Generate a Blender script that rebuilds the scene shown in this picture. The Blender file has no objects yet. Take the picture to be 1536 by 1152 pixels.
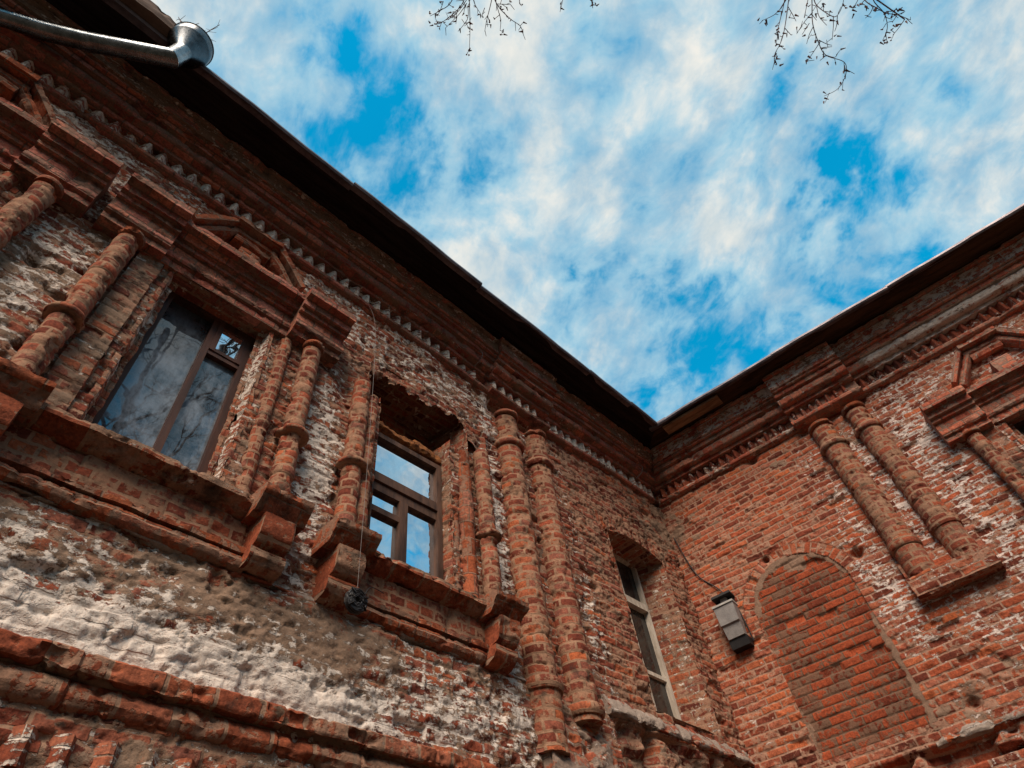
import bpy, math, random
import numpy as np
from mathutils import Matrix, Vector
R_ = math.radians
rnd = random.Random(7)
rng = np.random.default_rng(11)
scene = bpy.context.scene

# ------------------------------------------------------------------ camera
CAM = (-7.7944, -3.6, 1.6)
BX = ((0.711286885, 0.498481439, 0.495567576),
      (-0.695430624, 0.601587561, 0.393025005),
      (-0.102211619, -0.6241864, 0.7745606))
cd = bpy.data.cameras.new('camera')
cd.sensor_fit = 'HORIZONTAL'; cd.sensor_width = 36.0
cd.lens = 947.674 / 1536 * 36.0
cd.clip_start = 0.05; cd.clip_end = 2000
cam = bpy.data.objects.new('camera', cd)
scene.collection.objects.link(cam)
cam.matrix_world = Matrix(((BX[0][0], -BX[0][1], -BX[0][2], CAM[0]),
                           (BX[1][0], -BX[1][1], -BX[1][2], CAM[1]),
                           (BX[2][0], -BX[2][1], -BX[2][2], CAM[2]), (0, 0, 0, 1)))
scene.camera = cam

# ------------------------------------------------------------------ light
SUN_EL, SUN_AZ = R_(46), R_(216)        # azimuth measured from +X, counter-clockwise
SUN_STR, SUN_ANG = 4.4, R_(36)
SKY_STR, EXPO = 0.108, 0.32
sl = bpy.data.lights.new('sun', 'SUN'); sl.energy = SUN_STR; sl.angle = SUN_ANG; sl.color = (1.0, 0.82, 0.66)
so = bpy.data.objects.new('sun', sl); scene.collection.objects.link(so)
sdir = Vector((math.cos(SUN_EL) * math.cos(SUN_AZ), math.cos(SUN_EL) * math.sin(SUN_AZ), math.sin(SUN_EL)))
so.rotation_euler = sdir.to_track_quat('Z', 'Y').to_euler()
so.location = (0, -20, 30)
vs = scene.view_settings
scene.display_settings.display_device = 'sRGB'
vs.view_transform = 'Standard'; vs.look = 'None'; vs.exposure = EXPO; vs.gamma = 1.0; vs.use_curve_mapping = False


class NT:
    """small node-tree helper"""
    def __init__(s, tree):
        s.t = tree; s.n = tree.nodes; s.l = tree.links
        s.n.clear()
    def new(s, typ, **kw):
        n = s.n.new(typ)
        for k, v in kw.items(): setattr(n, k, v)
        return n
    def put(s, sock, v):
        if v is None: return
        if isinstance(v, bpy.types.NodeSocket): s.l.new(v, sock)
        else: sock.default_value = v
    def m(s, op, a, b=None, c=None, clamp=False):
        n = s.new('ShaderNodeMath', operation=op, use_clamp=clamp)
        s.put(n.inputs[0], a); s.put(n.inputs[1], b); s.put(n.inputs[2], c)
        return n.outputs[0]
    def vm(s, op, a, b=None, out=0, scale=None):
        n = s.new('ShaderNodeVectorMath', operation=op)
        s.put(n.inputs[0], a); s.put(n.inputs[1], b)
        if scale is not None: s.put(n.inputs['Scale'], scale)
        return n.outputs[out]
    def ss(s, x, a, b, lo=0.0, hi=1.0):
        n = s.new('ShaderNodeMapRange', interpolation_type='SMOOTHSTEP')
        s.put(n.inputs[0], x)
        for i, v in enumerate((a, b, lo, hi)): s.put(n.inputs[i + 1], v)
        return n.outputs[0]
    def lin(s, x, a, b, lo=0.0, hi=1.0):
        n = s.new('ShaderNodeMapRange')
        s.put(n.inputs[0], x)
        for i, v in enumerate((a, b, lo, hi)): s.put(n.inputs[i + 1], v)
        return n.outputs[0]
    def noise(s, vec, scale, detail=3, rough=0.55, col=False, dim='3D'):
        n = s.new('ShaderNodeTexNoise', noise_dimensions=dim)
        s.put(n.inputs['Vector'], vec)
        n.inputs['Scale'].default_value = scale; n.inputs['Detail'].default_value = detail
        n.inputs['Roughness'].default_value = rough
        return n.outputs['Color' if col else 'Fac']
    def mix(s, f, a, b, mode='MIX'):
        n = s.new('ShaderNodeMix', data_type='RGBA', blend_type=mode)
        s.put(n.inputs[0], f)
        for k, v in ((6, a), (7, b)):
            if isinstance(v, tuple) and len(v) == 3: v = (*v, 1)
            s.put(n.inputs[k], v)
        return n.outputs[2]
    def ramp(s, f, stops, interp='LINEAR'):
        n = s.new('ShaderNodeValToRGB'); cr = n.color_ramp; cr.interpolation = interp
        while len(cr.elements) < len(stops): cr.elements.new(0.5)
        for e, (p, c) in zip(cr.elements, stops): e.position = p; e.color = (*c, 1)
        s.put(n.inputs[0], f); return n.outputs[0]
    def sep(s, v):
        n = s.new('ShaderNodeSeparateXYZ'); s.put(n.inputs[0], v); return n.outputs
    def comb(s, x=0.0, y=0.0, z=0.0):
        n = s.new('ShaderNodeCombineXYZ')
        for i, v in enumerate((x, y, z)): s.put(n.inputs[i], v)
        return n.outputs[0]


# ------------------------------------------------------------------ sky (clear blue with broken high cloud)
world = bpy.data.worlds.new('World'); scene.world = world; world.use_nodes = True
w = NT(world.node_tree)
st = w.new('ShaderNodeTexSky', sky_type='NISHITA'); st.sun_disc = False
st.sun_elevation = SUN_EL; st.sun_rotation = math.pi / 2 - SUN_AZ
st.air_density = 1.0; st.dust_density = 0.3; st.ozone_density = 3.0
tc = w.new('ShaderNodeTexCoord'); dvec = w.vm('NORMALIZE', tc.outputs['Generated'])
sx, sy, sz = w.sep(dvec)
zz = w.m('ADD', w.m('MAXIMUM', sz, 0.0), 0.25)
px, py = w.m('DIVIDE', sx, zz), w.m('DIVIDE', sy, zz)
# streaks run along one bearing: stretch across it
ca, sa = math.cos(R_(62)), math.sin(R_(62))
qx = w.m('ADD', w.m('MULTIPLY', px, ca), w.m('MULTIPLY', py, sa))
qy = w.m('SUBTRACT', w.m('MULTIPLY', py, ca), w.m('MULTIPLY', px, sa))
q = w.comb(w.m('MULTIPLY', qx, 0.85), qy, 0.37)
warp = w.vm('SCALE', w.vm('SUBTRACT', w.noise(q, 2.6, 4, 0.6, col=True), (0.5, 0.5, 0.5)), scale=0.15)
q2 = w.vm('ADD', q, warp)
dens = w.m('ADD', w.m('ADD', w.m('MULTIPLY', w.noise(q2, 4.5, 3, 0.5), 0.30), w.m('MULTIPLY', w.noise(q2, 9.5, 5, 0.55), 0.42)), w.m('MULTIPLY', w.noise(q2, 24.0, 6, 0.62), 0.28))
BUMPS = [((0.179, 0.282, 0.943), 0.157, -0.12), ((0.234, 0.211, 0.949), 0.122, -0.09), ((0.029, 0.326, 0.945), 0.105, -0.09), ((0.55, 0.232, 0.803), 0.105, -0.12), ((0.657, 0.146, 0.74), 0.14, -0.14), ((0.57, -0.107, 0.814), 0.122, -0.12), ((0.582, -0.205, 0.787), 0.14, -0.12), ((0.586, -0.151, 0.796), 0.087, -0.07), ((0.668, -0.115, 0.735), 0.157, -0.06), ((0.558, -0.282, 0.78), 0.14, -0.05), ((0.083, 0.264, 0.961), 0.14, -0.03), ((0.713, -0.013, 0.701), 0.209, -0.05), ((0.33, -0.019, 0.944), 0.384, 0.1), ((0.376, 0.118, 0.919), 0.279, 0.07), ((0.178, 0.076, 0.981), 0.175, 0.06), ((0.639, -0.25, 0.727), 0.192, 0.1), ((0.559, -0.339, 0.757), 0.175, 0.08), ((0.014, 0.26, 0.966), 0.157, 0.06), ((0.319, 0.263, 0.91), 0.244, 0.06), ((0.473, 0.237, 0.849), 0.157, 0.06), ((0.638, 0.032, 0.769), 0.157, 0.05), ((-0.154, 0.326, 0.933), 0.157, 0.06), ((0.639, 0.262, 0.723), 0.157, 0.05), ((0.42, -0.57, 0.7), 0.2, 0.1)]
bvec = w.vm('NORMALIZE', w.vm('ADD', dvec, w.vm('SCALE', w.vm('SUBTRACT', w.noise(q, 7.0, 5, 0.62, col=True), (0.5, 0.5, 0.5)), scale=0.42)))
for (bd, rad, amp) in BUMPS:
    dt = w.vm('DOT_PRODUCT', bvec, bd, out=1)
    dens = w.m('ADD', dens, w.m('MULTIPLY', w.ss(dt, math.cos(rad), 1.0), amp * 0.5))
cover = w.ss(dens, 0.375, 0.515)
core = w.ss(dens, 0.485, 0.68)
blue = w.mix(1.0, st.outputs[0], (0.01, 2.0, 2.0), 'MULTIPLY')
ccol = w.mix(core, (2.5, 4.35, 5.6), (6.4, 6.3, 6.0))
ccol = w.mix(1.0, ccol, w.ramp(w.noise(q, 15.0, 5, 0.55), [(0.36, (0.74, 0.84, 0.9)), (0.6, (1.04, 1.03, 1.0))]), 'MULTIPLY')

skyc = w.mix(cover, blue, ccol)
# low unseen sky: dark warm haze added to cut and warm the ambient light
skyc = w.mix(w.ss(sz, 0.10, 0.52), (0.5, 0.32, 0.22), skyc)
bg = w.new('ShaderNodeBackground'); w.put(bg.inputs[0], skyc); bg.inputs[1].default_value = SKY_STR
wo = w.new('ShaderNodeOutputWorld'); w.l.new(bg.outputs[0], wo.inputs[0])


# ------------------------------------------------------------------ materials
def new_mat(name):
    m = bpy.data.materials.new(name); m.use_nodes = True
    t = NT(m.node_tree)
    out = t.new('ShaderNodeOutputMaterial'); b = t.new('ShaderNodeBsdfPrincipled')
    t.l.new(b.outputs[0], out.inputs[0])
    return m, t, b, out


def brick_mat(name, ch=0.092, bl=0.27, jw=0.009, tones=None, mortar=(0.27, 0.165, 0.115), white=0.0, plaster=0.0,
              whitecol=(0.66, 0.54, 0.46), plcol=(0.22, 0.14, 0.095), bump=0.010, wob=0.016, patch=0.0, smear=0.0, dirt=0.0):
    tones = tones or [(0.13, 0.03, 0.018), (0.27, 0.065, 0.032), (0.36, 0.095, 0.042), (0.3, 0.11, 0.07)]
    m, t, b, out = new_mat(name)
    uv = t.new('ShaderNodeUVMap').outputs[0]
    ob = t.new('ShaderNodeTexCoord').outputs['Object']
    mk = t.new('ShaderNodeAttribute', attribute_name='mask')
    mr, mg, mb = t.sep(mk.outputs['Color'])
    n1 = t.noise(ob, 7.0, 4, 0.6, col=True)
    uvd = t.vm('ADD', uv, t.vm('SCALE', t.vm('SUBTRACT', n1, (0.5, 0.5, 0.5)), scale=wob))
    u, v, _ = t.sep(uvd)
    rv = t.m('DIVIDE', v, ch); row = t.m('FLOOR', rv); fv = t.m('FRACT', rv)
    wr = t.new('ShaderNodeTexWhiteNoise', noise_dimensions='1D'); t.put(wr.inputs['W'], row)
    ru = t.m('ADD', t.m('DIVIDE', u, bl), t.m('ADD', t.m('MULTIPLY', t.m('MODULO', row, 2.0), 0.5), t.m('MULTIPLY', wr.outputs[0], 0.3)))
    col = t.m('FLOOR', ru); fu = t.m('FRACT', ru)
    e1 = t.m('MULTIPLY', t.m('MINIMUM', fu, t.m('SUBTRACT', 1.0, fu)), bl)
    e2 = t.m('MULTIPLY', t.m('MINIMUM', fv, t.m('SUBTRACT', 1.0, fv)), ch)
    edge = t.m('MINIMUM', e1, e2)
    wn = t.new('ShaderNodeTexWhiteNoise', noise_dimensions='2D'); t.put(wn.inputs['Vector'], t.comb(t.m('ADD', col, 0.5), t.m('ADD', row, 0.5)))
    r1, r2, r3 = t.sep(wn.outputs['Color'])
    fine = t.noise(ob, 55.0, 5, 0.65)
    med = t.noise(ob, 16.0, 5, 0.62)
    low = t.noise(ob, 2.3, 4, 0.6)
    jwv = t.m('ADD', jw * 0.55, t.m('MULTIPLY', med, jw * 1.0))
    brick = t.ss(edge, t.m('SUBTRACT', jwv, 0.0035), t.m('ADD', jwv, 0.0035))
    # mortar smeared over part of each brick
    if smear:
        sm = t.ss(t.m('ADD', med, t.m('MULTIPLY', r3, 0.22)), 0.66 - smear * 0.16, 0.74 - smear * 0.16)
        brick = t.m('MULTIPLY', brick, t.m('SUBTRACT', 1.0, t.m('MULTIPLY', sm, 0.85)))
    n = len(tones)
    base = t.ramp(t.m('ADD', t.m('MULTIPLY', r1, 0.8), t.m('MULTIPLY', low, 0.25)), [(0.08 + 0.86 * i / (n - 1), c) for i, c in enumerate(tones)])
    mott = t.m('ADD', t.m('MULTIPLY', fine, 0.9), t.m('MULTIPLY', med, 0.8))
    base = t.mix(1.0, base, t.ramp(mott, [(0.55, (0.42, 0.4, 0.42)), (0.85, (1, 1, 1)), (1.1 if False else 1.0, (1.35, 1.3, 1.2))]), 'MULTIPLY')
    mor = t.mix(fine, tuple(c * 0.45 for c in mortar), tuple(c * 1.35 for c in mortar))
    c = t.mix(brick, mor, base)
    # worn render: grey-brown patches
    pn = t.noise(t.vm('MULTIPLY', ob, (1.0, 1.0, 1.35)), 3.6, 8, 0.62)
    pf = t.ss(t.m('ADD', t.m('ADD', pn, mg), plaster + 0.0), 0.60, 0.645)
    pc = t.mix(1.0, t.mix(med, tuple(c_ * 0.6 for c_ in plcol), tuple(c_ * 1.35 for c_ in plcol)), t.ramp(fine, [(0.3, (0.72, 0.72, 0.72)), (0.7, (1.15, 1.12, 1.1))]), 'MULTIPLY')
    c = t.mix(pf, c, pc)
    # remains of limewash: flecks drawn out along the courses
    wv = t.vm('MULTIPLY', ob, (0.75, 0.75, 1.55))
    wnz = t.m('ADD', t.m('MULTIPLY', t.noise(t.vm('ADD', wv, t.vm('SCALE', n1, scale=0.10)), 13.0, 7, 0.70), 0.85), t.m('MULTIPLY', low, 0.15))
    wf = t.ss(t.m('ADD', t.m('ADD', wnz, mr), t.m('ADD', t.m('MULTIPLY', t.m('SUBTRACT', 1.0, brick), 0.07), white)), 0.615, 0.66)
    wc = t.mix(med, tuple(c_ * 0.62 for c_ in whitecol), tuple(c_ * 1.12 for c_ in whitecol))
    wc = t.mix(t.ss(fine, 0.35, 0.5), t.mix(0.6, wc, (0.3, 0.2, 0.16)), wc)
    c = t.mix(wf, c, wc)
    # soot, lichen and the mask's darker areas
    dn = t.noise(ob, 4.5, 6, 0.66)
    df = t.m('MULTIPLY', t.ss(t.m('ADD', t.m('ADD', dn, mb), dirt), 0.58, 0.76), 0.78)
    c = t.mix(df, c, (0.035, 0.025, 0.02))
    t.put(b.inputs['Base Color'], c)
    b.inputs['Roughness'].default_value = 0.93
    b.inputs['Specular IOR Level'].default_value = 0.12
    h = t.m('ADD', t.m('ADD', t.m('MULTIPLY', brick, 0.55), t.m('MULTIPLY', r2, 0.25)), t.m('ADD', t.m('MULTIPLY', fine, 0.55), t.m('MULTIPLY', med, 0.9)))
    h = t.m('ADD', t.mix(pf, h, t.m('ADD', 1.0, t.m('MULTIPLY', fine, 0.8))), t.m('MULTIPLY', wf, 0.8))
    bp = t.new('ShaderNodeBump'); bp.inputs['Strength'].default_value = 0.9; bp.inputs['Distance'].default_value = bump
    t.put(bp.inputs['Height'], h); t.put(b.inputs['Normal'], bp.outputs[0])
    return m


def plain_mat(name, c1, c2, scale=20, rough=0.8, metal=0.0, stretch=(1, 1, 1), bump=0.002, spec=0.3, edge=None):
    m, t, b, out = new_mat(name)
    ob = t.new('ShaderNodeTexCoord').outputs['Object']
    v = t.vm('MULTIPLY', ob, stretch)
    n = t.noise(v, scale, 6, 0.65); n2 = t.noise(v, scale * 5, 4, 0.6)
    f = t.ss(t.m('ADD', t.m('MULTIPLY', n, 0.75), t.m('MULTIPLY', n2, 0.25)), 0.35, 0.65)
    t.put(b.inputs['Base Color'], t.mix(f, c1, c2))
    b.inputs['Metallic'].default_value = metal
    t.put(b.inputs['Roughness'], t.lin(n2, 0.3, 0.7, rough - 0.08, min(1.0, rough + 0.08)))
    b.inputs['Specular IOR Level'].default_value = spec
    bp = t.new('ShaderNodeBump'); bp.inputs['Strength'].default_value = 0.7; bp.inputs['Distance'].default_value = bump
    t.put(bp.inputs['Height'], t.m('ADD', n, n2)); t.put(b.inputs['Normal'], bp.outputs[0])
    return m


def glass_mat(name, refl, dust, dustcol=(0.12, 0.14, 0.17), back=(0.012, 0.01, 0.01), wave=0.004, tint=(0.9, 0.95, 1.0), grad=None):
    m, t, b, out = new_mat(name)
    ob = t.new('ShaderNodeTexCoord').outputs['Object']
    b.inputs['Roughness'].default_value = 0.9
    b.inputs['Specular IOR Level'].default_value = 0.0
    n = t.noise(ob, 3.2, 6, 0.65); n2 = t.noise(t.vm('MULTIPLY', ob, (1, 1, 0.3)), 22, 5, 0.7)
    f = t.m('MULTIPLY', t.ss(t.m('ADD', t.m('MULTIPLY', n, 0.7), t.m('MULTIPLY', n2, 0.3)), 0.36, 0.62), dust, clamp=True)
    if grad: f = t.m('MULTIPLY', f, t.ss(t.sep(ob)[2], grad[0], grad[1], 0.12, 1.0))
    t.put(b.inputs['Base Color'], t.mix(f, back, dustcol))
    g = t.new('ShaderNodeBsdfGlossy'); g.inputs['Roughness'].default_value = 0.015; g.inputs['Color'].default_value = (*tint, 1)
    bp = t.new('ShaderNodeBump'); bp.inputs['Strength'].default_value = 0.5; bp.inputs['Distance'].default_value = wave
    t.put(bp.inputs['Height'], t.noise(ob, 2.4, 2, 0.5)); t.put(g.inputs['Normal'], bp.outputs[0])
    mx = t.new('ShaderNodeMixShader'); t.put(mx.inputs[0], t.m('MULTIPLY', refl, t.m('SUBTRACT', 1.0, t.m('MULTIPLY', f, 0.45))))
    t.l.new(b.outputs[0], mx.inputs[1]); t.l.new(g.outputs[0], mx.inputs[2]); t.l.new(mx.outputs[0], out.inputs[0])
    return m


RED = [(0.06, 0.018, 0.013), (0.165, 0.042, 0.026), (0.28, 0.07, 0.036), (0.22, 0.08, 0.055), (0.35, 0.092, 0.036)]
PINK = [(0.2, 0.06, 0.044), (0.33, 0.105, 0.072), (0.4, 0.165, 0.125), (0.45, 0.155, 0.088)]
ORANGE = [(0.12, 0.028, 0.016), (0.23, 0.05, 0.023), (0.33, 0.07, 0.029), (0.27, 0.058, 0.026)]
STRG = [(0.14, 0.035, 0.02), (0.23, 0.06, 0.03), (0.29, 0.08, 0.038), (0.28, 0.1, 0.06)]
M = {
    'wallL': brick_mat('limewashed old brick', tones=RED, jw=0.011, mortar=(0.31, 0.18, 0.118), smear=0.4, wob=0.022, whitecol=(0.7, 0.6, 0.52), plcol=(0.25, 0.165, 0.115)),
    'wallR': brick_mat('red old brick', tones=[(0.08, 0.022, 0.015), (0.21, 0.05, 0.028), (0.34, 0.08, 0.036), (0.28, 0.095, 0.06), (0.41, 0.105, 0.04)], jw=0.010, ch=0.088, bl=0.25, mortar=(0.36, 0.2, 0.135), smear=0.12, wob=0.018, whitecol=(0.7, 0.57, 0.5), plcol=(0.26, 0.165, 0.115)),
    'arch': brick_mat('orange infill brick', tones=ORANGE, jw=0.007, ch=0.098, bl=0.26, mortar=(0.17, 0.1, 0.066), white=-0.12, plaster=0.0, wob=0.02, plcol=(0.25, 0.155, 0.108), smear=0.3, dirt=0.03),
    'column': brick_mat('moulded column brick', tones=ORANGE[:1] + RED[1:], ch=0.094, bl=0.21, jw=0.013, mortar=(0.31, 0.175, 0.11), white=-0.2, plaster=-0.17, smear=0.3, dirt=0.04, bump=0.008, wob=0.024),
    'column2': brick_mat('slim column brick', tones=ORANGE[:1] + RED[1:], ch=0.088, bl=0.15, jw=0.011, mortar=(0.31, 0.175, 0.11), white=-0.2, plaster=-0.10, smear=0.3, dirt=0.05, bump=0.007, wob=0.02),
    'mould': brick_mat('moulding brick', tones=PINK, ch=0.11, bl=0.2, jw=0.006, mortar=(0.2, 0.12, 0.085), white=-0.11, plaster=-0.03, smear=0.35, dirt=0.05, wob=0.012),
    'mouldR': brick_mat('moulding brick red', tones=[(0.26, 0.065, 0.042), (0.4, 0.105, 0.062), (0.46, 0.145, 0.085), (0.48, 0.22, 0.15)], ch=0.11, bl=0.18, jw=0.006, mortar=(0.3, 0.19, 0.14), white=-0.03, plaster=-0.03, smear=0.3, wob=0.012),
    'trim': brick_mat('window trim brick', tones=[(0.16, 0.04, 0.02), (0.27, 0.07, 0.03), (0.33, 0.095, 0.045), (0.3, 0.12, 0.08)], ch=0.2, bl=0.27, jw=0.006, mortar=(0.24, 0.145, 0.1), white=-0.16, plaster=-0.06, smear=0.3, dirt=0.06, wob=0.012),
    'dentL': brick_mat('dentil brick limewashed', tones=PINK, ch=0.3, bl=0.5, jw=0.004, white=0.17, plaster=-0.1, whitecol=(0.8, 0.68, 0.58)),
    'dentR': brick_mat('dentil brick', tones=RED, ch=0.3, bl=0.5, jw=0.004, white=0.06, plaster=0.0, plcol=(0.3, 0.2, 0.15)),
    'dentS': brick_mat('low dentil brick', tones=STRG, ch=0.3, bl=0.5, jw=0.004, white=0.10, plaster=0.02, whitecol=(0.62, 0.52, 0.44)),
    'string': brick_mat('string course brick', tones=STRG, ch=0.3, bl=0.28, jw=0.012, mortar=(0.3, 0.18, 0.12), white=-0.05, plaster=-0.02, wob=0.02, smear=0.3, dirt=0.05),
    'render': brick_mat('crumbling render', tones=RED, jw=0.012, mortar=(0.3, 0.18, 0.12), white=-0.02, plaster=0.12, plcol=(0.26, 0.19, 0.15)),
    'ledge': brick_mat('render ledge', tones=RED, white=0.02, plaster=0.16, plcol=(0.3, 0.24, 0.2), whitecol=(0.5, 0.43, 0.38)),
    'wood': plain_mat('dark brown painted wood', (0.028, 0.010, 0.007), (0.075, 0.028, 0.017), 9, 0.65, stretch=(1, 1, 0.12)),
    'wood2': plain_mat('worn brown wood', (0.03, 0.014, 0.009), (0.12, 0.06, 0.038), 10, 0.75, stretch=(1, 1, 0.15)),
    'greywood': plain_mat('greyed cream window paint', (0.34, 0.28, 0.22), (0.62, 0.55, 0.46), 14, 0.7, stretch=(1, 1, 0.2)),
    'soffit': plain_mat('shade-darkened soffit boards', (0.008, 0.0055, 0.006), (0.026, 0.018, 0.017), 7, 0.9, stretch=(0.2, 2, 1), spec=0.1),  # near-black board colour paints in the shade under the eave
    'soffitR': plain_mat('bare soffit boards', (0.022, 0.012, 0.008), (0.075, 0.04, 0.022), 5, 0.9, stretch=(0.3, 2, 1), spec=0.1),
    'plank': plain_mat('pale bare plank', (0.12, 0.06, 0.03), (0.3, 0.18, 0.1), 6, 0.85, stretch=(0.3, 2, 2)),
    'roof': plain_mat('dark roof sheet', (0.035, 0.03, 0.036), (0.07, 0.06, 0.07), 3, 0.5, metal=0.5),
    'lip': plain_mat('roof edge metal', (0.075, 0.06, 0.07), (0.2, 0.17, 0.18), 4, 0.45, metal=0.6, stretch=(1, 1, 4)),
    'board': plain_mat('weathered gutter board', (0.06, 0.035, 0.025), (0.16, 0.1, 0.075), 6, 0.85, stretch=(0.3, 1, 3)),
    'zinc': plain_mat('galvanised steel', (0.12, 0.13, 0.135), (0.26, 0.285, 0.3), 9, 0.28, metal=1.0, bump=0.0006),
    'zinc_shaded': plain_mat('shaded galvanised steel', (0.06, 0.065, 0.07), (0.13, 0.14, 0.15), 7, 0.3, metal=1.0, bump=0.0006),  # darker copy of the steel, painting in the hopper's dark underside reflection
    'foam': plain_mat('brown sealing foam', (0.1, 0.03, 0.008), (0.3, 0.11, 0.03), 22, 0.9, bump=0.02),
    'wire': plain_mat('grey wire', (0.12, 0.1, 0.1), (0.25, 0.22, 0.2), 20, 0.6),
    'cable': plain_mat('black cable', (0.006, 0.005, 0.006), (0.016, 0.014, 0.015), 20, 0.5, spec=0.25),
    'lampgrey': plain_mat('grey lamp paint', (0.17, 0.155, 0.15), (0.25, 0.23, 0.22), 12, 0.5),
    'lamppale': plain_mat('pale lamp edge', (0.3, 0.28, 0.26), (0.42, 0.4, 0.37), 12, 0.5),
    'black': plain_mat('black lamp bracket and shadow', (0.008, 0.007, 0.008), (0.018, 0.016, 0.016), 12, 0.6),
    'bark': plain_mat('grey brown bark', (0.05, 0.035, 0.028), (0.14, 0.1, 0.08), 9, 0.95, stretch=(1, 1, 0.3), bump=0.02),
    'twig': plain_mat('twig bark', (0.09, 0.055, 0.06), (0.18, 0.11, 0.105), 30, 0.9),
    'bud': plain_mat('reddish bud', (0.07, 0.025, 0.022), (0.17, 0.07, 0.05), 40, 0.8),
    'ground': plain_mat('trodden earth and grass', (0.022, 0.017, 0.011), (0.042, 0.034, 0.022), 1.2, 0.95, bump=0.02),
    'darkback': plain_mat('rear wall brick', (0.14, 0.05, 0.035), (0.24, 0.1, 0.07), 2.0, 0.95),
    'glass_sky': glass_mat('clear window glass', 0.80, 0.3, wave=0.007),
    'glass_dusty': glass_mat('dusty window glass', 0.10, 1.0, grad=(6.8, 5.9), dustcol=(0.19, 0.225, 0.27)),
    'glass_dark': glass_mat('dark window glass', 0.10, 0.5, dustcol=(0.09, 0.075, 0.06)),
}

# ------------------------------------------------------------------ numpy helpers
LAT = rng.random((48, 48, 48)).astype(np.float32)


def vnoise(p):
    i = np.floor(p).astype(np.int64); f = (p - i).astype(np.float32); f = f * f * (3 - 2 * f)
    x0, y0, z0 = (i % 48).T if p.ndim == 2 else [i[..., k] % 48 for k in range(3)]
    x1, y1, z1 = (x0 + 1) % 48, (y0 + 1) % 48, (z0 + 1) % 48
    fx, fy, fz = f[..., 0], f[..., 1], f[..., 2]
    a = LAT[x0, y0, z0] * (1 - fx) + LAT[x1, y0, z0] * fx
    b = LAT[x0, y1, z0] * (1 - fx) + LAT[x1, y1, z0] * fx
    c = LAT[x0, y0, z1] * (1 - fx) + LAT[x1, y0, z1] * fx
    d = LAT[x0, y1, z1] * (1 - fx) + LAT[x1, y1, z1] * fx
    return (a * (1 - fy) + b * fy) * (1 - fz) + (c * (1 - fy) + d * fy) * fz


def fbm(p, scale, oct=4, gain=0.5, seed=0.0):
    p = np.asarray(p, dtype=np.float64) * scale + seed
    s = 0; a = 1.0; tot = 0
    for k in range(oct):
        s = s + a * vnoise(p); tot += a; a *= gain; p = p * 2.03 + 11.7
    return s / tot


def sstep(x, a, b):
    t = np.clip((x - a) / (b - a), 0, 1); return t * t * (3 - 2 * t)


def vec3(p, scale, oct=3, seed=0.0):
    return np.stack([fbm(p, scale, oct, 0.55, seed + 5.1 * k) - 0.5 for k in range(3)], -1)


HR = rng.random((997,)).astype(np.float32)


def brick_relief(u, v, ch, bl, jd=0.012, rnd_amp=0.012, jw=0.012):
    rv = v / ch; row = np.floor(rv).astype(np.int64); fv = rv - row
    ru = u / bl + 0.5 * (row % 2); col = np.floor(ru).astype(np.int64); fu = ru - col
    e = np.minimum(np.minimum(fu, 1 - fu) * bl, np.minimum(fv, 1 - fv) * ch)
    r = HR[(row * 131 + col * 37) % 997]; r2 = HR[(row * 71 + col * 191 + 5) % 997]
    h = -jd * (1 - sstep(e, jw * 0.4, jw * 1.3)) + (r - 0.5) * rnd_amp
    return h - np.where(r2 > 0.955, 0.035, 0.0) * sstep(e, jw * 0.3, jw * 1.2)


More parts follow.
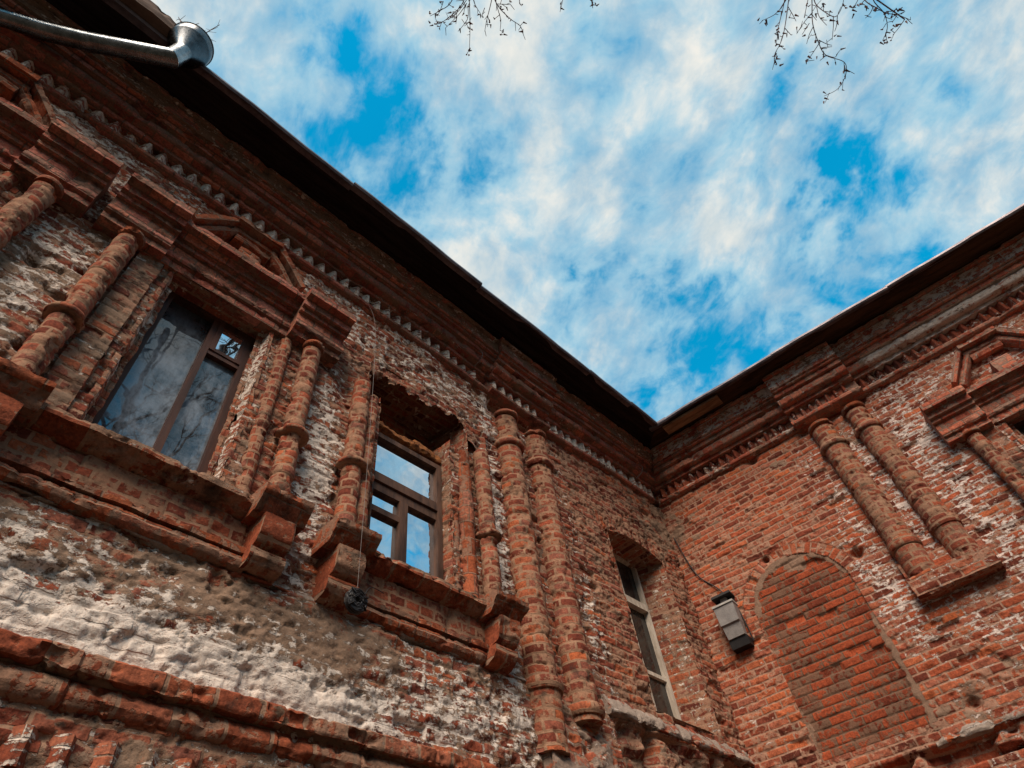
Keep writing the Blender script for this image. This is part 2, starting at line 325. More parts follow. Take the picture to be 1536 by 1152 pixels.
class MB:
    """collects grids (in wall coordinates: s along, o outward, z up) into one mesh"""
    def __init__(s): s.V = []; s.Q = []; s.UV = []; s.MK = []; s.NG = []; s.n = 0
    def grid(s, P, UV, MK=None, keep=None):
        n, m = P.shape[:2]
        idx = np.arange(n * m).reshape(n, m)
        q = np.stack([idx[:-1, :-1], idx[1:, :-1], idx[1:, 1:], idx[:-1, 1:]], -1)
        if keep is not None: q = q[keep]
        s.V.append(P.reshape(-1, 3)); s.UV.append(UV.reshape(-1, 2))
        s.MK.append(np.zeros((n * m, 3)) if MK is None else MK.reshape(-1, 3))
        s.Q.append(q.reshape(-1, 4) + s.n); base = s.n; s.n += n * m
        return base
    def poly(s, pts, uv=None):
        pts = np.asarray(pts, float); k = len(pts)
        s.V.append(pts); s.UV.append(pts[:, [1, 2]] if uv is None else np.asarray(uv)); s.MK.append(np.zeros((k, 3)))
        s.NG.append(list(range(s.n, s.n + k))); s.n += k
    def box(s, a, b):
        (x0, y0, z0), (x1, y1, z1) = a, b
        c = [(x0, y0, z0), (x1, y0, z0), (x1, y1, z0), (x0, y1, z0), (x0, y0, z1), (x1, y0, z1), (x1, y1, z1), (x0, y1, z1)]
        for f in ((0, 1, 2, 3), (4, 5, 6, 7), (0, 1, 5, 4), (1, 2, 6, 5), (2, 3, 7, 6), (3, 0, 4, 7)):
            s.poly([c[k] for k in f], [(c[k][0] + c[k][1], c[k][2]) for k in f])
    def build(s, name, mat, parent=None, smooth=True, angle=38, world=False):
        V = np.concatenate(s.V); UV = np.concatenate(s.UV); MK = np.concatenate(s.MK)
        Q = np.concatenate(s.Q) if s.Q else np.zeros((0, 4), int)
        if not world: V = V * np.array([1, -1, 1.0])
        me = bpy.data.meshes.new(name)
        ng = [i for f in s.NG for i in f]
        lv = np.concatenate([Q.reshape(-1), np.array(ng, int)]).astype(np.int32)
        ls = np.concatenate([np.arange(len(Q)) * 4, len(Q) * 4 + np.cumsum([0] + [len(f) for f in s.NG])[:-1] if s.NG else []]).astype(np.int32)
        me.vertices.add(len(V)); me.vertices.foreach_set('co', V.astype(np.float32).ravel())
        me.loops.add(len(lv)); me.loops.foreach_set('vertex_index', lv)
        me.polygons.add(len(ls)); me.polygons.foreach_set('loop_start', ls)
        ul = me.uv_layers.new(name='UVMap')
        ul.data.foreach_set('uv', UV[lv].astype(np.float32).ravel())
        at = me.attributes.new('mask', 'FLOAT_COLOR', 'POINT')
        at.data.foreach_set('color', np.concatenate([MK, np.ones((len(MK), 1))], 1).astype(np.float32).ravel())
        me.update(calc_edges=True); me.validate()
        me.polygons.foreach_set('use_smooth', np.full(len(me.polygons), smooth))
        if smooth and angle: me.set_sharp_from_angle(angle=R_(angle))
        me.materials.append(mat)
        ob = bpy.data.objects.new(name, me); scene.collection.objects.link(ob)
        if parent is not None: ob.parent = parent
        return ob


def normals(P):
    a = np.gradient(P, axis=0); b = np.gradient(P, axis=1)
    n = np.cross(a, b); n /= (np.linalg.norm(n, axis=-1, keepdims=True) + 1e-9)
    return n


def resample(prof, d):
    out = [np.array(prof[0], float)]
    for a, b in zip(prof[:-1], prof[1:]):
        a = np.array(a, float); b = np.array(b, float)
        k = max(1, int(math.ceil(np.linalg.norm(b - a) / d)))
        for i in range(1, k + 1): out.append(a + (b - a) * i / k)
    return np.array(out)


def moulding(mb, prof, s0, s1, z0=0.0, z1=None, ds=0.02, do=0.014, amp=0.012, chip=0.03, bl=0.2, jd=0.006, seed=0.0, mitre=None, caps=True, vscale=1.0, sag=None, mk=None):
    """sweep an (o, z) profile along the wall from s0 to s1; with z1 the sweep climbs from z0 to z1"""
    pr = resample(prof, do); m = len(pr)
    dz = 0.0 if z1 is None else z1 - z0
    L = math.hypot(s1 - s0, dz); dx, dy = (s1 - s0) / L, dz / L
    n = max(3, int(L / ds) + 1); tt = np.linspace(0, 1, n)
    o, zz = pr[:, 0], pr[:, 1]
    end = np.full(m, L)
    beg = np.zeros(m)
    if mitre == 'end': end = L - 0.876 * np.maximum(o, 0)
    if mitre == 'start': beg = 0.876 * np.maximum(o, 0)
    a = beg[None, :] + tt[:, None] * (end - beg)[None, :]
    P = np.stack([s0 + a * dx - zz[None, :] * dy, np.broadcast_to(o, (n, m)), z0 + a * dy + zz[None, :] * dx], -1)
    arc = np.concatenate([[0], np.cumsum(np.linalg.norm(np.diff(pr, axis=0), axis=1))])
    UV = np.stack([s0 + a + seed, np.broadcast_to(arc * vscale + 0.02, (n, m))], -1)
    N = normals(P)
    cen = np.array([o.mean(), zz.mean()])
    outw = np.stack([np.zeros((n, m)), np.broadcast_to(o - cen[0], (n, m)), np.broadcast_to(zz - cen[1], (n, m))], -1)
    flip = np.sign((N * outw).sum(-1, keepdims=True).mean()); N = N * (flip if flip != 0 else 1)
    D = vec3(P, 6.0, 4, seed) * amp * 2.0
    ru = (s0 + a + seed) / bl; fu = ru - np.floor(ru); rid = HR[np.floor(ru).astype(int) % 997]
    e = np.minimum(fu, 1 - fu) * bl
    h = -jd * (1 - sstep(e, 0.002, 0.012)) + (rid - 0.5) * 0.008
    er = sstep(fbm(P, 4.3, 4, 0.55, seed + 31), 0.56, 0.78) * chip + sstep(fbm(P, 13.0, 3, 0.55, seed + 77), 0.6, 0.85) * chip * 0.6
    P2 = P + D + N * (h - er)[..., None]
    if sag is not None:
        P2[..., 2] += sag(P2[..., 0]); P = P.copy(); P[..., 2] += sag(P[..., 0])
    P2[:, 0] = P[:, 0]; P2[:, -1] = P[:, -1]
    MK = None
    if mk is not None: MK = np.stack(np.broadcast_arrays(*[np.asarray(q_, float) for q_ in mk(P[..., 0], P[..., 1], P[..., 2])], )[:3], -1)
    mb.grid(P2, UV, MK)
    if caps:
        if caps in (True, 'start'): mb.poly(P2[0], np.stack([P2[0][:, 1], P2[0][:, 2]], -1))
        if caps in (True, 'end'): mb.poly(P2[-1][::-1], np.stack([P2[-1][::-1][:, 1], P2[-1][::-1][:, 2]], -1))
    return mb


def shaft(mb, sc, oc, prof, th0=-25, th1=205, dth=7, dz=0.014, amp=0.006, ch=0.094, seed=0.0, band=0.005, usc=0.16):
    """turned (engaged) column: prof is (z, r) from bottom to top"""
    pr = resample([(z, r) for z, r in prof], dz); z, r = pr[:, 0], pr[:, 1]
    th = np.radians(np.arange(th0, th1 + dth, dth)); n, m = len(th), len(z)
    P = np.stack([sc + np.cos(th)[:, None] * r[None, :], oc + np.sin(th)[:, None] * r[None, :], np.broadcast_to(z, (n, m))], -1)
    N = np.stack([np.broadcast_to(np.cos(th)[:, None], (n, m)), np.broadcast_to(np.sin(th)[:, None], (n, m)), np.zeros((n, m))], -1)
    UV = np.stack([np.broadcast_to((th * usc)[:, None] + seed, (n, m)), np.broadcast_to(z, (n, m))], -1)
    fz = (z / ch) % 1.0; e = np.minimum(fz, 1 - fz) * ch
    row = np.floor(z / ch).astype(int)
    rid = HR[(row * 17 + int(seed * 10) * 7) % 997]
    h = -band * (1 - sstep(e, 0.004, 0.02)) + (rid - 0.5) * 0.008
    P2 = P + N * np.broadcast_to(h, (n, m))[..., None] + vec3(P, 7.0, 4, seed) * amp * 2
    er = sstep(fbm(P, 8.0, 4, 0.55, seed + 9), 0.57, 0.72) * 0.022
    P2 -= N * er[..., None]
    mb.grid(P2, UV)
    # lids
    for k in (0, m - 1):
        mb.poly(P2[:, k] if k else P2[::-1, k], P2[:, k][:, :2])
    return mb


def tube(mb, pts, r, seg=7, r1=None, smooth_n=0):
    pts = np.asarray(pts, float)
    if smooth_n:
        t = np.linspace(0, len(pts) - 1, (len(pts) - 1) * smooth_n + 1); i = np.clip(t.astype(int), 0, len(pts) - 2); f = (t - i)[:, None]
        p0 = pts[np.maximum(i - 1, 0)]; p1 = pts[i]; p2 = pts[i + 1]; p3 = pts[np.minimum(i + 2, len(pts) - 1)]
        pts = 0.5 * ((2 * p1) + (-p0 + p2) * f + (2 * p0 - 5 * p1 + 4 * p2 - p3) * f ** 2 + (-p0 + 3 * p1 - 3 * p2 + p3) * f ** 3)
    n = len(pts); tan = np.gradient(pts, axis=0); tan /= np.linalg.norm(tan, axis=1, keepdims=True) + 1e-9
    ref = np.array([0.31, 0.87, 0.38]) if abs(tan[:, 2]).mean() > 0.7 else np.array([0.05, 0.1, 1.0])
    a = np.cross(tan, ref); a /= np.linalg.norm(a, axis=1, keepdims=True) + 1e-9; b = np.cross(tan, a)
    rr = np.linspace(r, r if r1 is None else r1, n)
    th = np.linspace(0, 2 * math.pi, seg + 1)
    P = pts[:, None, :] + rr[:, None, None] * (np.cos(th)[None, :, None] * a[:, None, :] + np.sin(th)[None, :, None] * b[:, None, :])
    UV = np.stack(np.broadcast_arrays(np.arange(n)[:, None] * 0.1, th[None, :] * 0.05), -1)
    mb.grid(P, UV)
    mb.poly(P[0, :-1], P[0, :-1, :2]); mb.poly(P[-1, :-1][::-1], P[-1, :-1, :2])
    return mb


def tag(o, label=None, cat=None, group=None, kind=None):
    if label: o['label'] = label
    if cat: o['category'] = cat
    if group: o['group'] = group
    if kind: o['kind'] = kind
    return o


def empty(name, loc=(0, 0, 0), rz=0.0):
    o = bpy.data.objects.new(name, None); o.empty_display_size = 0.2
    o.location = loc; o.rotation_euler = (0, 0, rz); scene.collection.objects.link(o)
    return o


ROT_R = math.atan2(-0.99131027, 0.13154447)
bld = tag(empty('brick_building'), 'old red brick building of two wings meeting in a corner, with ornate window surrounds', 'building')


def blank(grid_s, grid_z):
    S, Z = np.meshgrid(grid_s, grid_z, indexing='ij')
    return S, Z


def blob(S, Z, s, z, rs, rz):
    d = ((S - s) / rs) ** 2 + ((Z - z) / rz) ** 2
    return np.exp(-d)


def axis(coarse0, f0, f1, coarse1, d, dc=0.25):
    a = np.arange(coarse0, f0, dc) if coarse0 < f0 else np.array([])
    b = np.arange(f0, f1, d)
    c = np.linspace(f1, coarse1, max(2, int((coarse1 - f1) / dc) + 1)) if coarse1 > f1 else np.array([f1])
    return np.concatenate([a, b, c])


# ------------------------------------------------------------------ ground
mb = MB()
xs = np.array([-300, -60, -20, -12, -6, 0, 6, 20, 60, 300.0])
GX, GY = np.meshgrid(xs, xs, indexing='ij')
mb.grid(np.stack([GX, GY, GX * 0], -1), np.stack([GX, GY], -1))
tag(mb.build('ground', M['ground'], None, smooth=False, world=True), 'trodden earth courtyard ground', None, None, 'structure')

# ------------------------------------------------------------------ left wing wall
W1, W2, W0 = -7.18, -4.93, -9.54
ORN_R = 4.97
S, Z = blank(axis(-13.0, -10.3, 0.1, 0.1, 0.0125), axis(0.0, 2.75, 8.9, 8.9, 0.0125))
p3 = np.stack([S, S * 0, Z], -1)
lowd = vec3(p3, 1.3, 3, 3.3)[..., :2] * 0.05
U_, V_ = S + lowd[..., 0], Z + lowd[..., 1]
# flat arch of bricks on end above the plain window
lint = (Z > 6.78) & (Z < 7.06) & (S > -1.95) & (S < -0.35)
U2 = np.where(lint, Z - 6.78 + 0.01 + 20, U_); V2 = np.where(lint, S, V_)
nA = fbm(p3, 1.1, 4, 0.55, 2.0); nB = fbm(p3, 3.1, 4, 0.55, 9.0); nC = fbm(p3, 9.0, 4, 0.6, 17.0); nD = fbm(p3, 26.0, 3, 0.6, 5.0)
# where limewash and render survive, and where the brick is darker
white = (0.055 * sstep(Z, 7.1, 7.4) * (1 - sstep(S, -3.9, -3.3))
         + 0.15 * blob(S, Z, -6.02, 5.5, 0.20, 1.25) + 0.16 * blob(S, Z, -3.90, 5.6, 0.14, 1.6)
         + 0.34 * np.exp(-((Z - 3.52) / 0.16) ** 2) * (1 - sstep(S, -5.9, -4.9))
         + 0.09 * blob(S, Z, -7.3, 3.72, 0.55, 0.25) + 0.13 * blob(S, Z, -4.5, 3.75, 0.75, 0.32)
         + 0.05 * blob(S, Z, -7.5, 4.05, 0.5, 0.2) + 0.06 * blob(S, Z, -5.6, 3.5, 0.8, 0.2)
         + 0.10 * blob(S, Z, -8.35, 6.3, 0.3, 0.45) + 0.06 * blob(S, Z, -8.35, 5.5, 0.3, 0.6)
         + 0.08 * blob(S, Z, -2.45, 5.2, 0.22, 1.3) - 0.10 * sstep(S, -2.6, -2.2)
         - 0.05 * blob(S, Z, -6.1, 6.9, 0.3, 0.3) + 0.01)
plast = (0.20 * blob(S, Z, -6.35, 3.92, 0.75, 0.20) + 0.16 * blob(S, Z, -8.45, 5.7, 0.35, 0.7) + 0.12 * blob(S, Z, -5.75, 3.85, 0.5, 0.2)
         + 0.12 * blob(S, Z, -0.2, 7.4, 0.5, 0.7) + 0.07 * sstep(S, -2.6, -1.0) * sstep(Z, 6.9, 7.4)
         + 0.12 * blob(S, Z, -2.15, 6.2, 0.2, 0.5) + 0.02 + 0.05 * (1 - sstep(Z, 4.1, 4.4)) - 0.04 * sstep(S, -2.9, -2.6) * sstep(Z, 4.3, 4.6))
dark_tone = (0.05 + 0.05 * blob(S, Z, -6.1, 6.75, 0.35, 0.35) + 0.04 * blob(S, Z, -8.15, 5.4, 0.12, 0.9) + 0.08 * sstep(S, -2.4, -0.8) * sstep(Z, 6.2, 7.4) - 0.03)  # darker patches, stronger up towards the inner corner
rel = brick_relief(U2, V2, 0.092, 0.27, 0.007, 0.010, 0.012)
plf = sstep(fbm(p3 * np.array([1, 1, 1.35]), 3.6, 5, 0.62, 40.0) + plast, 0.56, 0.66)
disp = rel * (1 - 0.8 * plf) + 0.012 * plf + (nA - 0.5) * 0.06 + (nB - 0.5) * 0.022 + (nC - 0.5) * 0.014 + (nD - 0.5) * 0.010
fk = fbm(p3 * np.array([1, 1, 1.5]), 11.0, 4, 0.62, 23.0)
disp += 0.004 * sstep(fk, 0.47, 0.49) + 0.004 * sstep(fk, 0.56, 0.58) - 0.010 * sstep(0.39 - fk, 0.0, 0.02)
disp -= sstep(nB, 0.63, 0.68) * 0.022 * (1 - plf)
# wall thickens a little below the render ledge; the strip under the plain window has fallen away
disp += 0.03 * (1 - sstep(Z, 4.16, 4.20))
hole = sstep(S, -2.62, -2.5) * (1 - sstep(Z, 4.12, 4.17)) * sstep(fbm(p3, 2.2, 3, 0.5, 55.0), 0.30, 0.5)
disp -= 0.11 * hole
disp -= 0.09 * np.exp(-((Z - 7.83) / 0.10) ** 4) * sstep(S, -3.9, -3.75) * (1 - sstep(S, -2.85, -2.7))
disp -= 0.10 * blob(S, Z, -8.43, 6.03, 0.07, 0.10) + 0.09 * blob(S, Z, -5.86, 6.55, 0.10, 0.16) + 0.07 * blob(S, Z, -3.93, 6.85, 0.18, 0.2)
for hs, hz, hr in ((-2.05, 4.0, 0.12), (-0.9, 3.95, 0.14), (-1.5, 3.8, 0.1)): disp -= 0.2 * blob(S, Z, hs, hz, hr * 0.6, hr)
cs, cz = (S[:-1, :-1] + S[1:, 1:]) / 2, (Z[:-1, :-1] + Z[1:, 1:]) / 2
jag = (nC[:-1, :-1] - 0.5) * 0.16
keep = np.ones_like(cs, bool)
for wc in (W1, W0): keep &= ~((np.abs(cs - wc) < 0.47) & (cz > 4.66) & (cz < 6.74))
ragtop = 7.10 + (fbm(np.stack([cs, cs * 0, cz * 0.3], -1), 7.0, 4, 0.65, 3.0) - 0.5) * 0.34
keep &= ~((cs > -5.45) & (cs < -4.53) & (cz > 4.66) & (cz <= 6.62))
keep &= ~((cs > -5.60 + jag * 0.6) & (cs < -4.30 + jag * 1.5 - 0.35 * sstep(cz, 6.95, 7.12) * 0) & (cz > 6.60) & (cz < ragtop))
keep &= ~((cs > -4.31) & (cs < -3.98 + jag * 1.6) & (cz > 6.62) & (cz < 6.92 + jag[:, :] * 1.2 - 0.6 * (cs + 4.3)))
keep &= ~((cs > -1.76) & (cs < -0.52 + jag * 0.3) & (cz > 4.42) & (cz < 6.77 + 0.11 * np.cos((cs + 1.14) * 2.45) + jag * 0.2))
P = p3.copy(); P[..., 1] = disp
mb = MB(); mb.grid(P, np.stack([U2, V2], -1), np.stack([white, plast, dark_tone], -1), keep)
wl = mb.build('facade_wall', M['wallL'], bld, angle=0)
tag(wl, 'left wing wall of worn brick with flaking limewash and grey render')

# ------------------------------------------------------------------ right wing wall
S, Z = blank(axis(-0.1, -0.1, 6.6, 9.0, 0.0135), axis(0.0, 3.2, 8.9, 8.9, 0.0135))
p3 = np.stack([S + 30, S * 0, Z], -1)
lowd = vec3(p3, 1.3, 3, 3.3)[..., :2] * 0.045
U_, V_ = S + lowd[..., 0], Z + lowd[..., 1]
AC, AR, AZ = 1.395, 0.635, 5.72
rr = np.hypot(S - AC, Z - AZ); tha = np.arctan2(Z - AZ, S - AC)
ring = (rr > AR) & (rr < AR + 0.16) & (Z > AZ - 0.12)
U2 = np.where(ring, rr - AR + 0.012 + 40, U_); V2 = np.where(ring, tha * 0.70, V_)
nA = fbm(p3, 1.1, 4, 0.55, 2.0); nB = fbm(p3, 3.1, 4, 0.55, 9.0); nC = fbm(p3, 9.0, 4, 0.6, 17.0); nD = fbm(p3, 26.0, 3, 0.6, 5.0)
white = (0.09 * sstep(S, 1.95, 2.4) * (1 - 0.6 * sstep(Z, 7.6, 7.9) * (1 - sstep(S, 3.4, 3.6))) + 0.01 * sstep(S, 3.4, 3.6) + 0.07 * blob(S, Z, 3.7, 6.8, 0.25, 1.3) + 0.07 * blob(S, Z, 3.05, 6.2, 0.12, 1.2)
         + 0.05 * blob(S, Z, 2.2, 6.6, 0.2, 0.9) + 0.09 * blob(S, Z, 2.25, 5.3, 0.25, 0.5) + 0.05 * blob(S, Z, 0.1, 5.5, 0.25, 1.2) - 0.05
         - 0.1 * blob(S, Z, 1.3, 7.1, 0.8, 0.8) - 0.06 * blob(S, Z, 2.6, 4.2, 0.6, 0.35))
plast = (0.19 * blob(S, Z, 0.0, 7.5, 0.8, 0.6) + 0.08 * blob(S, Z, 0.55, 6.4, 0.16, 0.12) + 0.22 * blob(S, Z, 2.42, 4.05, 0.38, 0.22) + 0.15 * blob(S, Z, 2.9, 4.45, 0.3, 0.2)
         + 0.14 * blob(S, Z, 2.0, 7.75, 0.4, 0.25) + 0.16 * blob(S, Z, 3.05, 7.3, 0.14, 0.5) + 0.12 * blob(S, Z, 2.45, 6.9, 0.1, 0.8) - 0.05)
dark_tone = (0.02 + 0.10 * blob(S, Z, 0.0, 7.5, 0.55, 0.9) + 0.05 * (1 - sstep(Z, 4.0, 4.6)) + 0.10 * blob(S, Z, 2.41, 4.06, 0.08, 0.06) - 0.05)  # darker at the inner corner, low down and in one hole
rel = brick_relief(U2, V2, 0.088, 0.25, 0.005, 0.008, 0.011)
plf = sstep(fbm(p3 * np.array([1, 1, 1.35]), 3.6, 5, 0.62, 40.0) + plast, 0.56, 0.66)
disp = rel * (1 - 0.8 * plf) + 0.012 * plf + (nA - 0.5) * 0.04 + (nB - 0.5) * 0.018 + (nC - 0.5) * 0.010 + (nD - 0.5) * 0.007
fk = fbm(p3 * np.array([1, 1, 1.5]), 11.0, 4, 0.62, 23.0)
disp += 0.002 * sstep(fk, 0.47, 0.49) + 0.002 * sstep(fk, 0.56, 0.58) - 0.008 * sstep(0.385 - fk, 0.0, 0.02)
disp -= sstep(nB, 0.64, 0.69) * 0.016 * (1 - plf)
for hs, hz, hr in ((1.66, 8.0, 0.06), (2.23, 5.98, 0.07), (2.41, 4.06, 0.07), (1.17, 6.45, 0.04)): disp -= 0.12 * blob(S, Z, hs, hz, hr, hr * 0.8)
# masonry broken out under the render line near the foot of the wall
cav = sstep(S, 0.9, 1.5) * sstep(Z, 3.58, 3.62) * (1 - sstep(Z, 3.74 + 0.05 * nB, 3.80 + 0.1 * nB)) * sstep(fbm(p3, 3.0, 3, 0.5, 91.0), 0.36, 0.46)
disp -= 0.14 * cav
disp -= 0.07 * np.exp(-((Z - 8.02) / 0.06) ** 4) * sstep(S, 2.4, 2.5) * (1 - sstep(S, 3.4, 3.5))
# corner masonry of the inner angle is ragged
disp += 0.03 * (1 - sstep(S, 0.0, 0.25)) * (nC - 0.35)
cs, cz = (S[:-1, :-1] + S[1:, 1:]) / 2, (Z[:-1, :-1] + Z[1:, 1:]) / 2
crr = np.hypot(cs - AC, cz - AZ)
keep = ~(((crr < AR) & (cz > AZ)) | ((np.abs(cs - AC) < AR) & (cz <= AZ) & (cz > 4.02)))
keep &= ~((np.abs(cs - ORN_R) < 0.47) & (cz > 4.66) & (cz < 6.74))
P = p3.copy(); P[..., 0] = S; P[..., 1] = disp
mb = MB(); mb.grid(P, np.stack([U2, V2], -1), np.stack([white, plast, dark_tone], -1), keep)
wr_ = mb.build('facade_wall', M['wallR'], bld, angle=0); wr_.rotation_euler = (0, 0, ROT_R)
tag(wr_, 'right wing wall of red brick with white limewash flecks')

# bricked up arch
S, Z = blank(np.arange(AC - 0.68, AC + 0.68, 0.012), np.arange(3.95, 6.42, 0.012))
p3 = np.stack([S + 30, S * 0, Z], -1)
rel = brick_relief(S, Z, 0.098, 0.26, 0.016, 0.012, 0.010)
nB = fbm(p3, 3.1, 4, 0.55, 9.0); nC = fbm(p3, 9.0, 4, 0.6, 17.0)
rr = np.hypot(S - AC, np.maximum(Z - AZ, 0)); edge = sstep(rr + (nC - 0.5) * 0.12, 0.55, 0.60) * (0.4 + 0.6 * sstep(fbm(p3, 2.0, 2, 0.5, 63.0), 0.35, 0.6))
P = np.stack([S, -0.014 + rel * 0.8 * (1 - edge) + (nB - 0.5) * 0.02 + (nC - 0.5) * 0.016 + 0.01 * edge, Z], -1)
pl_ = 0.35 * edge - 0.10 + 0.55 * blob(S, Z, AC + 0.10, 6.22, 0.17, 0.13) + 0.08 * blob(S, Z, AC, 4.25, 0.6, 0.3)
cs, cz = (S[:-1, :-1] + S[1:, 1:]) / 2, (Z[:-1, :-1] + Z[1:, 1:]) / 2
keep = np.hypot(cs - AC, np.maximum(cz - AZ, 0)) < 0.655
mb = MB(); mb.grid(P, np.stack([S, Z], -1), np.stack([pl_ * 0 - 0.05, pl_, pl_ * 0 - 0.03], -1), keep)
ar = mb.build('bricked_up_arch', M['arch'], bld, angle=0); ar.rotation_euler = (0, 0, ROT_R)
tag(ar, 'arched opening walled up with bright orange brick')

# ------------------------------------------------------------------ cornices
TZ = 8.05
TORUS = [(-0.04, TZ), (0.0, TZ), (0.05, TZ + 0.006), (0.078, TZ + 0.025), (0.085, TZ + 0.055), (0.07, TZ + 0.085), (0.0, TZ + 0.095), (-0.04, TZ + 0.095)]
CORN = [(-0.04, 8.32), (0.092, 8.32), (0.10, 8.325), (0.102, 8.38), (0.085, 8.388), (0.18, 8.392), (0.2, 8.41), (0.21, 8.46), (0.2, 8.515), (0.175, 8.525), (0.25, 8.53), (0.255, 8.59), (0.24, 8.6),
        (0.3, 8.602), (0.305, 8.632), (0.29, 8.64), (0.335, 8.642), (0.34, 8.845), (0.325, 8.855), (0.375, 8.86), (0.38, 8.905), (-0.04, 8.91)]


def off(prof, d, back=-0.04): return [(o if o <= 0 else o + d, z) for o, z in prof]


def dentils(mb, s0, s1, z0, z1, pitch, dep, seed, d0=0.0, sag=None):
    k = int((s1 - s0) / pitch); r = random.Random(seed)
    for i in range(k):
        c = s0 + (i + 0.5) * pitch + r.uniform(-.008, .008); wd = pitch * 0.5 * r.uniform(0.92, 1.0); dp = d0 + dep * r.uniform(0.85, 1.1)
        za, zb = z0 + r.uniform(-.006, .004), z1 + r.uniform(-.006, .004)
        if r.random() < 0.05: dp -= dep * 0.4
        # one brick laid corner-out: two faces, with a chipped arris
        a = []
        for (ds_, o_) in ((-wd, -0.02), (-wd * .55, dp * .42 + d0 * .4), (-wd * .16, dp * .9), (wd * .16, dp * .9), (wd * .55, dp * .42 + d0 * .4), (wd, -0.02)):
            a.append((c + ds_, o_ + r.uniform(-.004, .004)))
        zs = np.linspace(za, zb, 5)
        P = np.array([[(s_ + r.uniform(-.003, .003), o_ + r.uniform(-.004, .004), z_) for z_ in zs] for s_, o_ in a])
        if sag is not None: P[..., 2] += sag(P[..., 0])
        UV = np.stack([P[..., 0] + P[..., 1], P[..., 2]], -1)
        mb.grid(P, UV); mb.poly(P[:, 0][::-1], P[:, 0][:, :2]); mb.poly(P[:, -1], P[:, -1][:, :2])
    return mb


def cornice(wing, segs, brk, mat, dmat, pitch, dep, total, label):
    rot = ROT_R if wing == 'R' else 0.0
    sd = 0.0 if wing == 'L' else 60.0
    sag = (lambda s: -0.10 * np.exp(-((s + 3.25) / 1.25) ** 2)) if wing == 'L' else None
    mb = MB()
    mkf = (lambda s, o, z: (0.15 * (z > 8.63) + 0.11 * ((z > 8.31) & (z < 8.385)) + 0.05 * ((z > 8.40) & (z < 8.52)) - 0.02 + 0 * s, 0.20 * ((z > 8.63) & (z < 8.86)) + 0.08 * ((z > 8.29) & (z < 8.39)) + 0 * s, 0 * s)) if wing == 'L' else (lambda s, o, z: (0.22 * sstep(s, 3.5, 4.0) * ((z > 8.31) & (z < 8.53)) + 0.13 * ((z > 8.64) & (z < 8.85)) + 0.05 * (z < 8.2), 0.05 + 0 * s, 0 * s))  # limewash traces, whitened further on the frieze in place of light below the eave
    for (a, b, mit, cap) in segs:
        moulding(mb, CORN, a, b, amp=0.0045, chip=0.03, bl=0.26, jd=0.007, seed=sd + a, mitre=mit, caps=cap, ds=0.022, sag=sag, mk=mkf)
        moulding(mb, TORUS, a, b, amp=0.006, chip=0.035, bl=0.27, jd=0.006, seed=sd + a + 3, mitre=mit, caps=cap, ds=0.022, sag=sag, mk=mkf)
    c = mb.build('cornice', mat, bld); c.rotation_euler = (0, 0, rot); tag(c, label)
    a, b = brk
    mb = MB(); D = 0.065 if wing == 'L' else 0.11
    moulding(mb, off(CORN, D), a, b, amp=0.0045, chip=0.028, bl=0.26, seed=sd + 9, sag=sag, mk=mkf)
    moulding(mb, off(TORUS, D), a, b, amp=0.0045, chip=0.028, bl=0.27, seed=sd + 12, sag=sag)
    back = [(-0.04, TZ + 0.08), (D, TZ + 0.085), (D, 8.325), (-0.04, 8.33)]
    moulding(mb, back, a + 0.005, b - 0.005, amp=0.008, chip=0.02, seed=sd + 14, sag=sag)
    mb.build('cornice_break', mat, c)
    for (p_, q_, n_, d0_, k_) in ((total[0], a, 5, 0.0, 1.0), (b, total[1], 6, 0.0, 1.0), (a + 0.02, b - 0.02, 7, D, 0.85)):
        mb = MB(); dentils(mb, p_, q_, TZ + 0.09, 8.318, pitch, dep * k_, n_, d0_, sag)
        mb.build('dentil_band', dmat, c, angle=30)
    return c


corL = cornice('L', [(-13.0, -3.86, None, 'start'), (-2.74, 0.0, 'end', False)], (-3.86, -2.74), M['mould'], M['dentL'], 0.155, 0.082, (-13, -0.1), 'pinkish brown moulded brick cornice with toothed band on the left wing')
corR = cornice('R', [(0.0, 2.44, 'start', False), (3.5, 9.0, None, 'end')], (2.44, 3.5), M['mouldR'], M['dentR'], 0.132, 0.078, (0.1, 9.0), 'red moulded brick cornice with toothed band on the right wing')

# ------------------------------------------------------------------ string courses
STR = [(-0.06, 3.15), (0.02, 3.155), (0.062, 3.175), (0.085, 3.21), (0.085, 3.245), (0.065, 3.28), (0.045, 3.298), (0.115, 3.305), (0.125, 3.32), (0.127, 3.395), (0.11, 3.41), (-0.06, 3.46)]
STR2 = [(-0.06, 2.80), (0.06, 2.805), (0.066, 2.88), (0.05, 2.892), (-0.06, 2.90)]
for wing, a, b, rot in (('L', -13.0, -3.8, 0.0), ('R', 0.05, 9.0, ROT_R)):
    mb = MB()
    moulding(mb, STR, a, b, amp=0.010, chip=0.045, bl=0.28, jd=0.01, seed=4 + (70 if wing == 'R' else 0), ds=0.016, do=0.012)
    moulding(mb, STR2, a, b, amp=0.012, chip=0.05, bl=0.28, jd=0.01, seed=8 + (70 if wing == 'R' else 0), ds=0.02)
    o_ = mb.build('string_course', M['string'], bld); o_.rotation_euler = (0, 0, rot)
    mb = MB(); dentils(mb, a, b, 2.89, 3.06, 0.185, 0.085, 15)
    mb.build('dentil_band', M['dentS'], o_, angle=30)

